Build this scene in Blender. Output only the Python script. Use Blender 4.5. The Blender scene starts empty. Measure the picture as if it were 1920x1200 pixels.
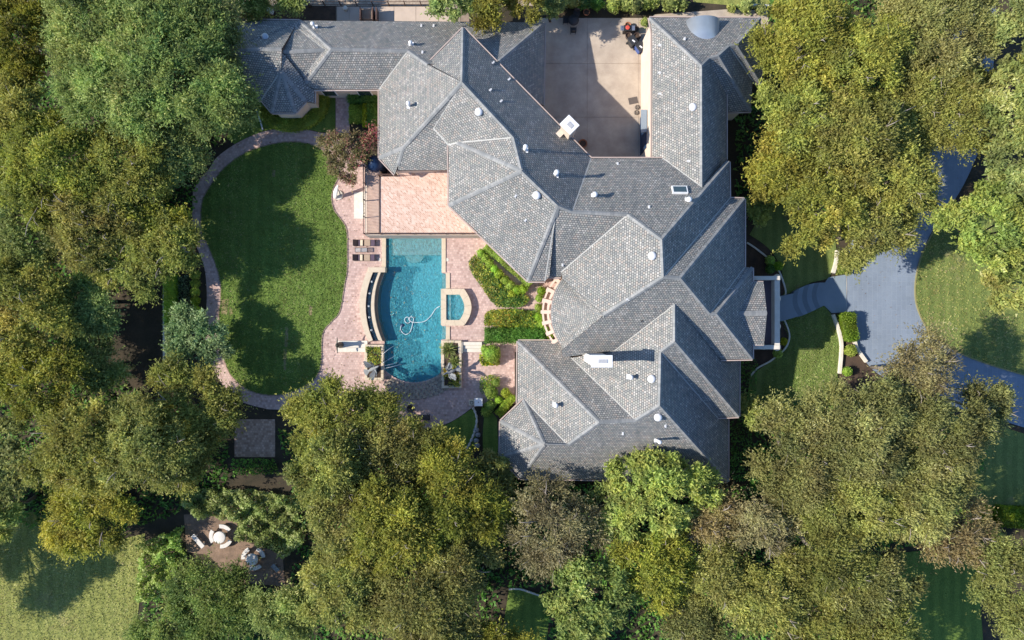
import bpy, bmesh, math, random
import numpy as np
from mathutils import Vector, Matrix
from mathutils.geometry import tessellate_polygon

sc = bpy.context.scene
# ------------------------------------------------------------------ camera
CAMH, FPX = 64.0, 1281.0          # drone height above the garden, focal length in photo pixels
cam = bpy.data.objects.new("camera", bpy.data.cameras.new("camera"))
sc.collection.objects.link(cam)
cam.location = (0, 0, CAMH)
cam.rotation_euler = (0, 0, 0)
cam.data.sensor_width = 36.0
cam.data.lens = 36.0 * FPX / 1920.0
cam.data.clip_end = 2000
sc.camera = cam
# ------------------------------------------------------------------ sky and sun
SUN_EL, SUN_AZ = math.radians(35), math.radians(4.5)   # the sun stands west, a little to the south
w = bpy.data.worlds.new("World"); sc.world = w; w.use_nodes = True
nt = w.node_tree; bg = nt.nodes["Background"]
sky = nt.nodes.new("ShaderNodeTexSky"); sky.sky_type = 'NISHITA'; sky.sun_disc = False
sky.sun_elevation = SUN_EL; sky.sun_rotation = math.radians(-90) - SUN_AZ
sky.air_density = 1.0; sky.dust_density = 0.2; sky.ozone_density = 6.0
nt.links.new(sky.outputs[0], bg.inputs[0]); bg.inputs[1].default_value = 0.132
sd = Vector((-math.cos(SUN_EL)*math.cos(SUN_AZ), -math.cos(SUN_EL)*math.sin(SUN_AZ), math.sin(SUN_EL)))
sun = bpy.data.objects.new("sun", bpy.data.lights.new("sun", 'SUN'))
sc.collection.objects.link(sun)
sun.data.energy = 4.7; sun.data.angle = math.radians(0.53); sun.data.color = (1.0, 0.93, 0.82)
sun.rotation_euler = sd.to_track_quat('Z', 'Y').to_euler()
sun.location = (-60, 0, 60)
sc.view_settings.view_transform = 'Standard'; sc.view_settings.look = 'None'
sc.view_settings.gamma = 1.0; sc.view_settings.exposure = 0.72
sc.cycles.use_denoising = True
sc.cycles.max_bounces = 6; sc.cycles.transparent_max_bounces = 12; sc.cycles.caustics_refractive = False

C = sc.collection
rng = np.random.default_rng(7)
random.seed(3)

# ------------------------------------------------------------------ helpers
def P(px, py, z=0.0):
    "the point at height z that the drone sees at this place of the photograph"
    d = (CAMH - z) / FPX
    return Vector(((px - 960) * d, (600 - py) * d, z))
def G(px, py, z=0.0):
    "a point above or below a place on the ground"
    d = CAMH / FPX
    return Vector(((px - 960) * d, (600 - py) * d, z))

def tag(o, label=None, cat=None, group=None, kind=None):
    if label: o["label"] = label
    if cat: o["category"] = cat
    if group: o["group"] = group
    if kind: o["kind"] = kind
    return o
def thing(name, loc, label, cat, group=None):
    o = bpy.data.objects.new(name, None); C.objects.link(o)
    o.empty_display_size = 0.3
    o.location = loc
    return tag(o, label, cat, group)
def link(name, me, parent=None, m=None):
    o = bpy.data.objects.new(name, me); C.objects.link(o)
    if m is not None:
        for mm in (m if isinstance(m, (list, tuple)) else [m]): me.materials.append(mm)
    if parent is not None:
        o.parent = parent
        off = parent.location if parent.parent is None else Vector((0, 0, 0))
        o.matrix_parent_inverse = Matrix.Translation(-off)
    return o
class MB:
    "collects shapes into one mesh"
    def __init__(s): s.v = []; s.f = []; s.mi = []; s.uv = None
    def add(s, vs, fs, mi=0):
        b = len(s.v); s.v += [tuple(x) for x in vs]; s.f += [tuple(b + i for i in f) for f in fs]; s.mi += [mi] * len(fs); return s
    def box(s, c, size, rz=0.0, mi=0, tilt=0.0):
        x, y, z = [k / 2 for k in size]; M = Matrix.Rotation(rz, 3, 'Z') @ Matrix.Rotation(tilt, 3, 'Y'); c = Vector(c)
        vs = [c + M @ Vector((a * x, b * y, d * z)) for d in (-1, 1) for a, b in ((-1, -1), (1, -1), (1, 1), (-1, 1))]
        return s.add(vs, [(3, 2, 1, 0), (4, 5, 6, 7), (0, 1, 5, 4), (1, 2, 6, 5), (2, 3, 7, 6), (3, 0, 4, 7)], mi)
    def prism(s, top, z0, mi=0, base=None):
        "top: 3D loop (any order); sides go straight down to z0"
        top = [Vector(p) for p in top]
        if sum(a.x * b.y - b.x * a.y for a, b in zip(top, top[1:] + top[:1])) < 0: top.reverse()
        bot = [Vector((p.x, p.y, z0)) for p in top]; n = len(top)
        tris = tessellate_polygon([[Vector((p.x, p.y, 0)) for p in top]])
        fs = []
        for t in tris:
            a, b, c = t
            if (top[b] - top[a]).xy.cross((top[c] - top[a]).xy) < 0: b, c = c, b
            fs.append((a, b, c)); fs.append((n + a, n + c, n + b))
        fs += [(n + i, n + (i + 1) % n, (i + 1) % n, i) for i in range(n)]
        return s.add(top + bot, fs, mi)
    def tube(s, pts, rad, sides=6, mi=0, cap=True):
        pts = [Vector(p) for p in pts]; n = len(pts)
        if not hasattr(rad, '__len__'): rad = [rad] * n
        vs = []; ref = Vector((0.31, 0.17, 0.93))
        for i, p in enumerate(pts):
            t = (pts[min(i + 1, n - 1)] - pts[max(i - 1, 0)]).normalized()
            a = t.cross(ref)
            if a.length < 0.05: a = t.cross(Vector((1, 0, 0)))
            a.normalize(); b = t.cross(a)
            for k in range(sides):
                q = 2 * math.pi * k / sides
                vs.append(p + (a * math.cos(q) + b * math.sin(q)) * rad[i])
        fs = [(i * sides + k, i * sides + (k + 1) % sides, (i + 1) * sides + (k + 1) % sides, (i + 1) * sides + k) for i in range(n - 1) for k in range(sides)]
        if cap: fs += [tuple(range(sides - 1, -1, -1)), tuple((n - 1) * sides + k for k in range(sides))]
        return s.add(vs, fs, mi)
    def lathe(s, c, prof, sides=20, mi=0, sx=1.0, sy=1.0):
        c = Vector(c); vs = []; n = len(prof)
        for r, z in prof:
            for k in range(sides):
                q = 2 * math.pi * k / sides
                vs.append(c + Vector((r * sx * math.cos(q), r * sy * math.sin(q), z)))
        fs = [(i * sides + k, i * sides + (k + 1) % sides, (i + 1) * sides + (k + 1) % sides, (i + 1) * sides + k) for i in range(n - 1) for k in range(sides)]
        fs += [tuple(range(sides - 1, -1, -1)), tuple((n - 1) * sides + k for k in range(sides))]
        return s.add(vs, fs, mi)
    def build(s, name, m, parent=None, smooth=False, bevel=0):
        me = bpy.data.meshes.new(name); me.from_pydata(s.v, [], s.f)
        if any(s.mi): me.polygons.foreach_set("material_index", s.mi)
        if smooth: me.polygons.foreach_set("use_smooth", [True] * len(s.f))
        me.update()
        o = link(name, me, parent, m)
        if bevel:
            bv = o.modifiers.new("bevel", 'BEVEL'); bv.width = bevel; bv.segments = 2; bv.limit_method = 'ANGLE'
        return o
def smooth_line(pts, n=6, closed=False):
    "Catmull-Rom through 2D/3D points"
    pts = [Vector(p) for p in pts]; m = len(pts); out = []
    for i in range(m if closed else m - 1):
        p0 = pts[(i - 1) % m] if closed or i > 0 else pts[0]; p1 = pts[i]; p2 = pts[(i + 1) % m]
        p3 = pts[(i + 2) % m] if closed or i + 2 < m else pts[-1]
        for k in range(n):
            t = k / n
            out.append(0.5 * (2 * p1 + (p2 - p0) * t + (2 * p0 - 5 * p1 + 4 * p2 - p3) * t * t + (3 * p1 - p0 - 3 * p2 + p3) * t ** 3))
    if not closed: out.append(pts[-1])
    return out
def GL(pts, z=0.0): return [G(x, y, z) for x, y in pts]
def spx(pts, n=5, closed=False): return [(p.x, p.y) for p in smooth_line([(x, y, 0) for x, y in pts], n, closed)]
def sheet(name, pts, z, m, label=None, kind="structure", holes=(), parent=None, subdiv=False):
    loops = [GL(pts, z)] + [GL(h, z) for h in holes]
    tris = tessellate_polygon(loops); vs = [p for l in loops for p in l]; fs = []
    for a, b, c in tris:
        if (vs[b] - vs[a]).xy.cross((vs[c] - vs[a]).xy) < 0: b, c = c, b
        fs.append((a, b, c))
    o = MB().add(vs, fs).build(name, m, parent)
    if kind: o["kind"] = kind
    if label: o["label"] = label
    return o
def ribbon(mb, pts, wid, z0, z1, closed=False, mi=0):
    "a kerb-like band along world points, wid metres wide"
    pts = [Vector((p[0], p[1], 0)) for p in pts]; n = len(pts); L = []; R = []
    for i, p in enumerate(pts):
        a = pts[i - 1] if (closed or i > 0) else p; b = pts[(i + 1) % n] if (closed or i < n - 1) else p
        t = (b - a).normalized(); nn = Vector((-t.y, t.x, 0)) * wid / 2
        L.append(p + nn); R.append(p - nn)
    vs = []
    for l, r in zip(L, R):
        vs += [(l.x, l.y, z0), (r.x, r.y, z0), (r.x, r.y, z1), (l.x, l.y, z1)]
    fs = []
    for i in range(n if closed else n - 1):
        a = i * 4; b = ((i + 1) % n) * 4
        fs += [(a + 3, a + 2, b + 2, b + 3), (a + 2, a + 1, b + 1, b + 2), (a, a + 3, b + 3, b)]
    if not closed: fs += [(0, 1, 2, 3), ((n - 1) * 4 + 3, (n - 1) * 4 + 2, (n - 1) * 4 + 1, (n - 1) * 4)]
    return mb.add(vs, fs, mi)
def inpoly(x, y, poly):
    r = False; j = len(poly) - 1
    for i in range(len(poly)):
        xi, yi = poly[i][:2]; xj, yj = poly[j][:2]
        if (yi > y) != (yj > y) and x < (xj - xi) * (y - yi) / (yj - yi) + xi: r = not r
        j = i
    return r
def inpoly_np(X, Y, poly):
    r = np.zeros(len(X), bool); j = len(poly) - 1
    for i in range(len(poly)):
        xi, yi = poly[i][:2]; xj, yj = poly[j][:2]
        if yi != yj: r ^= ((yi > Y) != (yj > Y)) & (X < (xj - xi) * (Y - yi) / (yj - yi) + xi)
        j = i
    return r
def copy_tree(o, parent=None):
    c = o.copy(); C.objects.link(c); c.parent = parent
    for ch in [k for k in bpy.data.objects if k.parent == o]: copy_tree(ch, c)
    return c

# ------------------------------------------------------------------ materials
def newmat(name):
    m = bpy.data.materials.new(name); m.use_nodes = True
    n = m.node_tree.nodes; l = m.node_tree.links
    return m, n, l, n["Principled BSDF"]
def ramp(n, stops, interp='LINEAR'):
    r = n.new("ShaderNodeValToRGB"); e = r.color_ramp.elements; r.color_ramp.interpolation = interp
    while len(e) < len(stops): e.new(0.5)
    for k, (p, c) in zip(e, stops): k.position = p; k.color = (*c, 1)
    return r
def noise(n, l, vec, scale, detail=4, rough=0.6):
    t = n.new("ShaderNodeTexNoise"); t.inputs["Scale"].default_value = scale; t.inputs["Detail"].default_value = detail; t.inputs["Roughness"].default_value = rough
    if vec is not None: l.new(vec, t.inputs["Vector"])
    return t
def bump(n, l, h, bs, strength=0.4, dist=0.02):
    b = n.new("ShaderNodeBump"); b.inputs["Strength"].default_value = strength; b.inputs["Distance"].default_value = dist
    l.new(h, b.inputs["Height"]); l.new(b.outputs[0], bs.inputs["Normal"]); return b
def mixc(n, l, fac, a, b, mode='MIX'):
    x = n.new("ShaderNodeMix"); x.data_type = 'RGBA'; x.blend_type = mode
    for sock, val in ((x.inputs[0], fac), (x.inputs[6], a), (x.inputs[7], b)):
        if hasattr(val, 'is_linked'): l.new(val, sock)
        elif isinstance(val, (int, float)): sock.default_value = val
        else: sock.default_value = (*val, 1)
    return x.outputs[2]
def plain(name, c1, c2=None, scale=3.0, rough=0.7, bs_=0.25, metal=0.0, fine=40.0, spec=0.3, stretch=None):
    "two tones broken up by coarse and fine noise, with fine relief"
    m, n, l, p = newmat(name); c2 = c2 or tuple(k * 0.8 for k in c1)
    tc = n.new("ShaderNodeTexCoord"); vec = tc.outputs["Object"]
    if stretch:
        mp = n.new("ShaderNodeMapping"); mp.inputs["Scale"].default_value = stretch; l.new(vec, mp.inputs[0]); vec = mp.outputs[0]
    a = noise(n, l, vec, scale); b = noise(n, l, vec, fine, 3)
    ad = n.new("ShaderNodeMath"); ad.operation = 'MULTIPLY_ADD'; l.new(b.outputs[0], ad.inputs[0]); ad.inputs[1].default_value = 0.45; l.new(a.outputs[0], ad.inputs[2])
    r = ramp(n, [(0.42, c2), (0.98, c1)]); l.new(ad.outputs[0], r.inputs[0]); l.new(r.outputs[0], p.inputs["Base Color"])
    p.inputs["Roughness"].default_value = rough; p.inputs["Metallic"].default_value = metal; p.inputs["Specular IOR Level"].default_value = spec
    if bs_: bump(n, l, b.outputs[0], p, bs_, 0.02)
    return m
def bricks(name, stops, bw, bh, mortar, msize=0.01, uv=False, rot=0.0, rough=0.75, big=None, relief=0.5, offset=0.5):
    "coursed pieces: every piece its own tone from the ramp"
    m, n, l, p = newmat(name)
    tc = n.new("ShaderNodeTexCoord"); mp = n.new("ShaderNodeMapping"); mp.inputs["Rotation"].default_value[2] = rot
    l.new(tc.outputs["UV" if uv else "Object"], mp.inputs[0])
    b = n.new("ShaderNodeTexBrick"); l.new(mp.outputs[0], b.inputs["Vector"])
    b.inputs["Color1"].default_value = (0, 0, 0, 1); b.inputs["Color2"].default_value = (1, 1, 1, 1); b.inputs["Mortar"].default_value = (0.5, 0.5, 0.5, 1)
    b.inputs["Scale"].default_value = 1.0; b.inputs["Brick Width"].default_value = bw; b.inputs["Row Height"].default_value = bh
    b.inputs["Mortar Size"].default_value = msize; b.inputs["Mortar Smooth"].default_value = 0.3; b.inputs["Bias"].default_value = 0.0; b.offset = offset
    r = ramp(n, stops); l.new(b.outputs["Color"], r.inputs[0])
    col = r.outputs[0]
    nz = noise(n, l, tc.outputs["Object"], 0.35, 5, 0.65)
    rr = ramp(n, [(0.3, (0.86, 0.86, 0.86)), (0.7, (1.08, 1.08, 1.08))]); l.new(nz.outputs[0], rr.inputs[0])
    col = mixc(n, l, 1.0, col, rr.outputs[0], 'MULTIPLY')
    if big:
        nb = noise(n, l, tc.outputs["Object"], big[0], 4, 0.7); rb = ramp(n, [(big[2], (0, 0, 0)), (big[2] + 0.1, (1, 1, 1))]); l.new(nb.outputs[0], rb.inputs[0])
        col = mixc(n, l, rb.outputs[0], col, big[1])
    fn = noise(n, l, tc.outputs["Object"], 22, 3)
    rf = ramp(n, [(0.3, (0.9, 0.9, 0.9)), (0.7, (1.1, 1.1, 1.1))]); l.new(fn.outputs[0], rf.inputs[0])
    col = mixc(n, l, 1.0, col, rf.outputs[0], 'MULTIPLY')
    if uv:      # water streaks down the slope and blotches of age
        ms = n.new("ShaderNodeMapping"); ms.inputs["Scale"].default_value = (1.6, 0.16, 1.0); l.new(tc.outputs["UV"], ms.inputs[0])
        sn = noise(n, l, ms.outputs[0], 1.0, 5, 0.7); rs = ramp(n, [(0.32, (0.84, 0.85, 0.86)), (0.5, (1.0, 1.0, 1.0)), (0.72, (1.08, 1.07, 1.05))]); l.new(sn.outputs[0], rs.inputs[0])
        col = mixc(n, l, 1.0, col, rs.outputs[0], 'MULTIPLY')
    col = mixc(n, l, b.outputs["Fac"], col, mortar)
    l.new(col, p.inputs["Base Color"]); p.inputs["Roughness"].default_value = rough; p.inputs["Specular IOR Level"].default_value = 0.25
    iv = n.new("ShaderNodeMath"); iv.operation = 'SUBTRACT'; iv.inputs[0].default_value = 1.0; l.new(b.outputs["Fac"], iv.inputs[1])
    ad = n.new("ShaderNodeMath"); ad.operation = 'MULTIPLY_ADD'; l.new(b.outputs["Color"], ad.inputs[0]); ad.inputs[1].default_value = 0.6; l.new(iv.outputs[0], ad.inputs[2])
    bump(n, l, ad.outputs[0], p, relief, 0.02)
    return m
def leafmat(name, stops, transl=0.46, rough=0.5):
    "leaves: tone from the tint each leaf carries, every plant a little different, part of the light passes through"
    m, n, l, p = newmat(name)
    at = n.new("ShaderNodeAttribute"); at.attribute_name = "tint"
    r = ramp(n, stops); l.new(at.outputs["Fac"], r.inputs[0])
    oi = n.new("ShaderNodeObjectInfo"); hs = n.new("ShaderNodeHueSaturation"); l.new(r.outputs[0], hs.inputs["Color"])
    for sock, lo, hi, mul in (("Hue", .482, .508, 1.0), ("Saturation", .91, 1.07, 7.31), ("Value", .84, 1.2, 3.77)):
        fr = n.new("ShaderNodeMath"); fr.operation = 'MULTIPLY'; l.new(oi.outputs["Random"], fr.inputs[0]); fr.inputs[1].default_value = mul
        fc = n.new("ShaderNodeMath"); fc.operation = 'FRACT'; l.new(fr.outputs[0], fc.inputs[0])
        mr = n.new("ShaderNodeMapRange"); l.new(fc.outputs[0], mr.inputs[0]); mr.inputs[3].default_value = lo; mr.inputs[4].default_value = hi; l.new(mr.outputs[0], hs.inputs[sock])
    tc = n.new("ShaderNodeTexCoord"); nz = noise(n, l, tc.outputs["Object"], 0.55, 3, 0.6); h2 = n.new("ShaderNodeHueSaturation"); l.new(hs.outputs[0], h2.inputs["Color"])
    for sock, lo, hi in (("Hue", .49, .522), ("Value", .74, 1.3)):
        mr = n.new("ShaderNodeMapRange"); l.new(nz.outputs[0], mr.inputs[0]); mr.inputs[1].default_value = .3; mr.inputs[2].default_value = .7; mr.inputs[3].default_value = lo; mr.inputs[4].default_value = hi; l.new(mr.outputs[0], h2.inputs[sock])
    col = h2.outputs[0]
    l.new(col, p.inputs["Base Color"]); p.inputs["Roughness"].default_value = rough; p.inputs["Specular IOR Level"].default_value = 0.2
    t = n.new("ShaderNodeBsdfTranslucent"); l.new(col, t.inputs[0])
    mx = n.new("ShaderNodeMixShader"); mx.inputs[0].default_value = transl
    l.new(p.outputs[0], mx.inputs[1]); l.new(t.outputs[0], mx.inputs[2]); l.new(mx.outputs[0], n["Material Output"].inputs[0])
    return m
def grassmat(name, c1, c2, dry, dry_at=0.62, sc_=0.25):
    m, n, l, p = newmat(name)
    tc = n.new("ShaderNodeTexCoord"); mp = n.new("ShaderNodeMapping"); mp.inputs["Scale"].default_value = (9, 3.2, 1); mp.inputs["Rotation"].default_value[2] = 0.5
    l.new(tc.outputs["Object"], mp.inputs[0])
    f = noise(n, l, mp.outputs[0], 1.6, 6, 0.75); g = noise(n, l, tc.outputs["Object"], 1.1, 5, 0.7); h = noise(n, l, tc.outputs["Object"], sc_, 6, 0.7)
    ad = n.new("ShaderNodeMath"); ad.operation = 'MULTIPLY_ADD'; l.new(g.outputs[0], ad.inputs[0]); ad.inputs[1].default_value = 0.6; l.new(f.outputs[0], ad.inputs[2])
    r = ramp(n, [(0.5, c2), (1.05, c1)]); l.new(ad.outputs[0], r.inputs[0])
    rb = ramp(n, [(dry_at, (0, 0, 0)), (dry_at + 0.14, (1, 1, 1))]); l.new(h.outputs[0], rb.inputs[0])
    col = mixc(n, l, rb.outputs[0], r.outputs[0], dry)
    sp = noise(n, l, tc.outputs["Object"], 14, 4, 0.8); rs = ramp(n, [(0.3, (0.55, 0.55, 0.55)), (0.72, (1.35, 1.35, 1.35))]); l.new(sp.outputs[0], rs.inputs[0])
    col = mixc(n, l, 1.0, col, rs.outputs[0], 'MULTIPLY')
    l.new(col, p.inputs["Base Color"]); p.inputs["Roughness"].default_value = 0.85; p.inputs["Specular IOR Level"].default_value = 0.15
    wv = n.new("ShaderNodeTexWave"); wv.inputs["Scale"].default_value = 0.32; wv.inputs["Distortion"].default_value = 1.4; wv.inputs["Detail"].default_value = 2; l.new(tc.outputs["Object"], wv.inputs["Vector"])
    rw = ramp(n, [(0.2, (0.88, 0.9, 0.88)), (0.8, (1.1, 1.08, 1.06))]); l.new(wv.outputs[0], rw.inputs[0])
    col = mixc(n, l, 1.0, col, rw.outputs[0], 'MULTIPLY'); l.new(col, p.inputs["Base Color"])
    bump(n, l, sp.outputs[0], p, 0.9, 0.06)
    return m

SHINGLE = bricks("slate_shingles", [(0.0, (0.195, 0.199, 0.196)), (0.2, (0.230, 0.235, 0.227)), (0.45, (0.283, 0.272, 0.255)), (0.62, (0.262, 0.269, 0.245)), (0.78, (0.336, 0.291, 0.258)), (0.9, (0.342, 0.327, 0.305)), (1.0, (0.407, 0.390, 0.364))],
                 0.215, 0.19, (0.045, 0.048, 0.052), 0.02, uv=True, rough=0.8, relief=0.6)
RIDGE = bricks("ridge_shingles", [(0.0, (0.2, 0.207, 0.208)), (0.5, (0.245, 0.248, 0.246)), (1.0, (0.295, 0.29, 0.282))], 0.3, 0.6, (0.17, 0.178, 0.185), 0.012, uv=True, rough=0.8, relief=0.4, offset=0.0)
VALLEY = plain("valley_flashing", (0.42, 0.41, 0.38), (0.3, 0.3, 0.29), 2, 0.55)
FASCIA = plain("brown_fascia", (0.12, 0.075, 0.055), (0.07, 0.045, 0.035), 2)
GUTTER = plain("pale_gutter", (0.5, 0.4, 0.35), (0.4, 0.31, 0.27), 1.5, 0.5)
STUCCO = plain("cream_stucco", (0.66, 0.55, 0.45), (0.55, 0.45, 0.36), 0.8, 0.85, 0.3)
WHITEST = plain("white_stucco", (0.8, 0.78, 0.74), (0.68, 0.65, 0.6), 1.5, 0.8, 0.2)
LIME = plain("limestone_coping", (0.62, 0.52, 0.39), (0.5, 0.41, 0.3), 2.5, 0.8, 0.3, fine=25)
LIMEW = plain("pale_cast_stone", (0.7, 0.65, 0.56), (0.57, 0.52, 0.44), 2.0, 0.8, 0.25)
TANST = plain("tan_stone_wall", (0.32, 0.24, 0.18), (0.2, 0.15, 0.115), 3.0, 0.85, 0.5, fine=12)
PAVER = bricks("pink_clay_pavers", [(0.0, (0.4, 0.265, 0.23)), (0.3, (0.49, 0.335, 0.293)), (0.7, (0.55, 0.385, 0.337)), (1.0, (0.62, 0.45, 0.39))], 0.22, 0.22, (0.4, 0.31, 0.27), 0.014, relief=0.35, big=(0.8, (0.36, 0.28, 0.25), 0.66))
TERR = bricks("terrace_tiles", [(0.0, (0.46, 0.275, 0.2)), (0.35, (0.58, 0.38, 0.29)), (0.7, (0.63, 0.44, 0.345)), (1.0, (0.68, 0.54, 0.45))], 0.24, 0.12, (0.66, 0.52, 0.44), 0.012, rot=math.radians(45), relief=0.3)
BROWNP = bricks("brown_clay_pavers", [(0.0, (0.3, 0.19, 0.13)), (0.5, (0.42, 0.28, 0.2)), (1.0, (0.54, 0.38, 0.28))], 0.22, 0.22, (0.3, 0.22, 0.17), 0.014, relief=0.35)
DRIVE = bricks("blue_grey_drive_pavers", [(0.0, (0.2, 0.24, 0.3)), (0.4, (0.205, 0.245, 0.305)), (0.8, (0.21, 0.25, 0.31)), (1.0, (0.22, 0.26, 0.32))], 0.9, 0.45, (0.25, 0.29, 0.345), 0.014, rot=math.radians(90), relief=0.3, big=(0.22, (0.165, 0.195, 0.235), 0.6))
CONC = plain("aggregate_concrete", (0.5, 0.42, 0.335), (0.31, 0.25, 0.2), 0.7, 0.9, 0.5, fine=16)
WALK = plain("sidewalk_concrete", (0.56, 0.45, 0.36), (0.45, 0.36, 0.29), 0.9, 0.9, 0.3)
GRAVEL = plain("street_gravel", (0.5, 0.4, 0.3), (0.2, 0.15, 0.11), 5.0, 0.95, 0.8, fine=11)
MULCH = plain("bark_mulch", (0.1, 0.065, 0.045), (0.035, 0.025, 0.02), 1.2, 0.95, 1.0, fine=9)
SOIL = plain("leaf_litter", (0.075, 0.055, 0.035), (0.02, 0.02, 0.012), 0.5, 0.95, 1.0, fine=6)
LAWN = grassmat("lawn_grass", (0.165, 0.24, 0.05), (0.085, 0.15, 0.028), (0.24, 0.2, 0.11), 0.66)
LAWNP = grassmat("front_lawn_grass", (0.205, 0.25, 0.075), (0.125, 0.17, 0.045), (0.26, 0.22, 0.12), 0.58)
FIELD = grassmat("mown_field_grass", (0.3, 0.31, 0.09), (0.2, 0.225, 0.06), (0.36, 0.29, 0.14), 0.6, 0.12)
SOD = grassmat("dry_turf", (0.32, 0.26, 0.14), (0.2, 0.18, 0.08), (0.36, 0.28, 0.17), 0.5)
BARK = plain("pale_bark", (0.36, 0.31, 0.26), (0.18, 0.15, 0.12), 4, 0.9, 0.6)
DARKBARK = plain("brown_bark", (0.16, 0.12, 0.09), (0.08, 0.06, 0.045), 4, 0.9, 0.6)
WHITEM = plain("white_paint", (0.78, 0.78, 0.78), (0.66, 0.66, 0.66), 3, 0.4, 0.05)
ZINC = plain("grey_standing_metal", (0.5, 0.53, 0.57), (0.4, 0.43, 0.47), 1.0, 0.4, 0.05, metal=0.6)
IRON = plain("dark_iron", (0.05, 0.045, 0.045), (0.03, 0.028, 0.028), 5, 0.5, 0.1)
RAIL = plain("brown_painted_rail", (0.13, 0.075, 0.06), (0.08, 0.05, 0.04), 5, 0.5, 0.1)
BRONZE = plain("weathered_bronze", (0.12, 0.11, 0.09), (0.06, 0.06, 0.055), 8, 0.5, 0.2, metal=0.5)
STONEG = plain("grey_carved_stone", (0.3, 0.31, 0.315), (0.16, 0.17, 0.18), 6, 0.8, 0.3)
WICKER = plain("dark_brown_wicker", (0.105, 0.07, 0.062), (0.06, 0.042, 0.04), 12, 0.7, 0.6, fine=60)
CUSH = plain("tan_cushion", (0.42, 0.31, 0.22), (0.34, 0.25, 0.18), 5, 0.85, 0.2)
CUSHL = plain("cream_cushion", (0.68, 0.58, 0.42), (0.58, 0.48, 0.35), 5, 0.85, 0.2)
CUSHD = plain("plum_cushion", (0.12, 0.085, 0.12), (0.085, 0.06, 0.085), 5, 0.85, 0.2)
NAVY = plain("navy_panel", (0.02, 0.045, 0.1), (0.015, 0.035, 0.08), 1, 0.4, 0.05)
BLACKP = plain("black_plastic", (0.035, 0.037, 0.04), (0.025, 0.026, 0.03), 6, 0.45, 0.1)
BLUEP = plain("blue_plastic", (0.05, 0.1, 0.32), (0.04, 0.08, 0.26), 6, 0.45, 0.1)
TERRAC = plain("terracotta", (0.38, 0.16, 0.08), (0.28, 0.11, 0.06), 6, 0.8, 0.2)
CLAYD = plain("dark_glazed_clay", (0.09, 0.06, 0.05), (0.05, 0.035, 0.03), 6, 0.35, 0.1)
REDP = plain("red_enamel", (0.6, 0.09, 0.06), (0.5, 0.07, 0.05), 6, 0.35, 0.05)
STEEL = plain("brushed_steel", (0.5, 0.5, 0.52), (0.4, 0.4, 0.42), 4, 0.35, 0.05, metal=0.8)
MATG = plain("grey_woven_mat", (0.12, 0.1, 0.09), (0.08, 0.07, 0.065), 10, 0.95, 0.4)
PLASTER = plain("pool_plaster", (0.46, 0.6, 0.62), (0.34, 0.48, 0.52), 2.5, 0.8, 0.1, fine=7)
LEDGE = plain("sun_shelf_plaster", (0.46, 0.43, 0.36), (0.3, 0.29, 0.25), 2.5, 0.8, 0.3, fine=10)
ROCK = plain("flagstone", (0.4, 0.34, 0.26), (0.2, 0.17, 0.14), 3.0, 0.85, 0.6, fine=12)
GREYST = plain("grey_landing_stone", (0.24, 0.29, 0.34), (0.2, 0.245, 0.29), 1.2, 0.85, 0.3)
def glassmat():
    m, n, l, p = newmat("window_glass"); p.inputs["Base Color"].default_value = (0.03, 0.05, 0.06, 1); p.inputs["Roughness"].default_value = 0.06; p.inputs["Specular IOR Level"].default_value = 0.7; return m
GLASS = glassmat()
def tableglass():
    m, n, l, p = newmat("table_glass"); t = n.new("ShaderNodeBsdfTransparent"); t.inputs[0].default_value = (0.88, 0.9, 0.9, 1)
    mx = n.new("ShaderNodeMixShader"); mx.inputs[0].default_value = 0.3; p.inputs["Base Color"].default_value = (0.6, 0.6, 0.6, 1); p.inputs["Roughness"].default_value = 0.1
    l.new(t.outputs[0], mx.inputs[1]); l.new(p.outputs[0], mx.inputs[2]); l.new(mx.outputs[0], n["Material Output"].inputs[0]); return m
TGLASS = tableglass()
def watermat(name, tint, body, share, scale, vol=None):
    "clear water with a rippled, faintly milky surface; its depth takes out the red"
    m, n, l, p = newmat(name); tc = n.new("ShaderNodeTexCoord")
    a = noise(n, l, tc.outputs["Object"], scale, 3, 0.55); a.inputs["Distortion"].default_value = 1.2
    p.inputs["Base Color"].default_value = (*body, 1); p.inputs["Roughness"].default_value = 0.12; p.inputs["Specular IOR Level"].default_value = 0.5
    b = bump(n, l, a.outputs[0], p, 1.0, 0.6)
    t = n.new("ShaderNodeBsdfTransparent"); t.inputs[0].default_value = (*tint, 1)
    mx = n.new("ShaderNodeMixShader"); mx.inputs[0].default_value = share
    l.new(t.outputs[0], mx.inputs[1]); l.new(p.outputs[0], mx.inputs[2]); l.new(mx.outputs[0], n["Material Output"].inputs[0])
    if vol:
        v = n.new("ShaderNodeVolumeAbsorption"); v.inputs["Color"].default_value = (*vol[0], 1); v.inputs["Density"].default_value = vol[1]; l.new(v.outputs[0], n["Material Output"].inputs[1])
    return m
WATER = watermat("pool_water", (1, 1, 1), (0.1, 0.5, 0.6), 0.46, 3.6, ((0.22, 0.78, 0.87), 0.55))
WATERD = watermat("channel_water", (0.3, 0.5, 0.62), (0.02, 0.06, 0.11), 0.6, 4.0)
SPRAY = plain("falling_water", (0.8, 0.85, 0.88), (0.7, 0.76, 0.8), 8, 0.2, 0)
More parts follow.
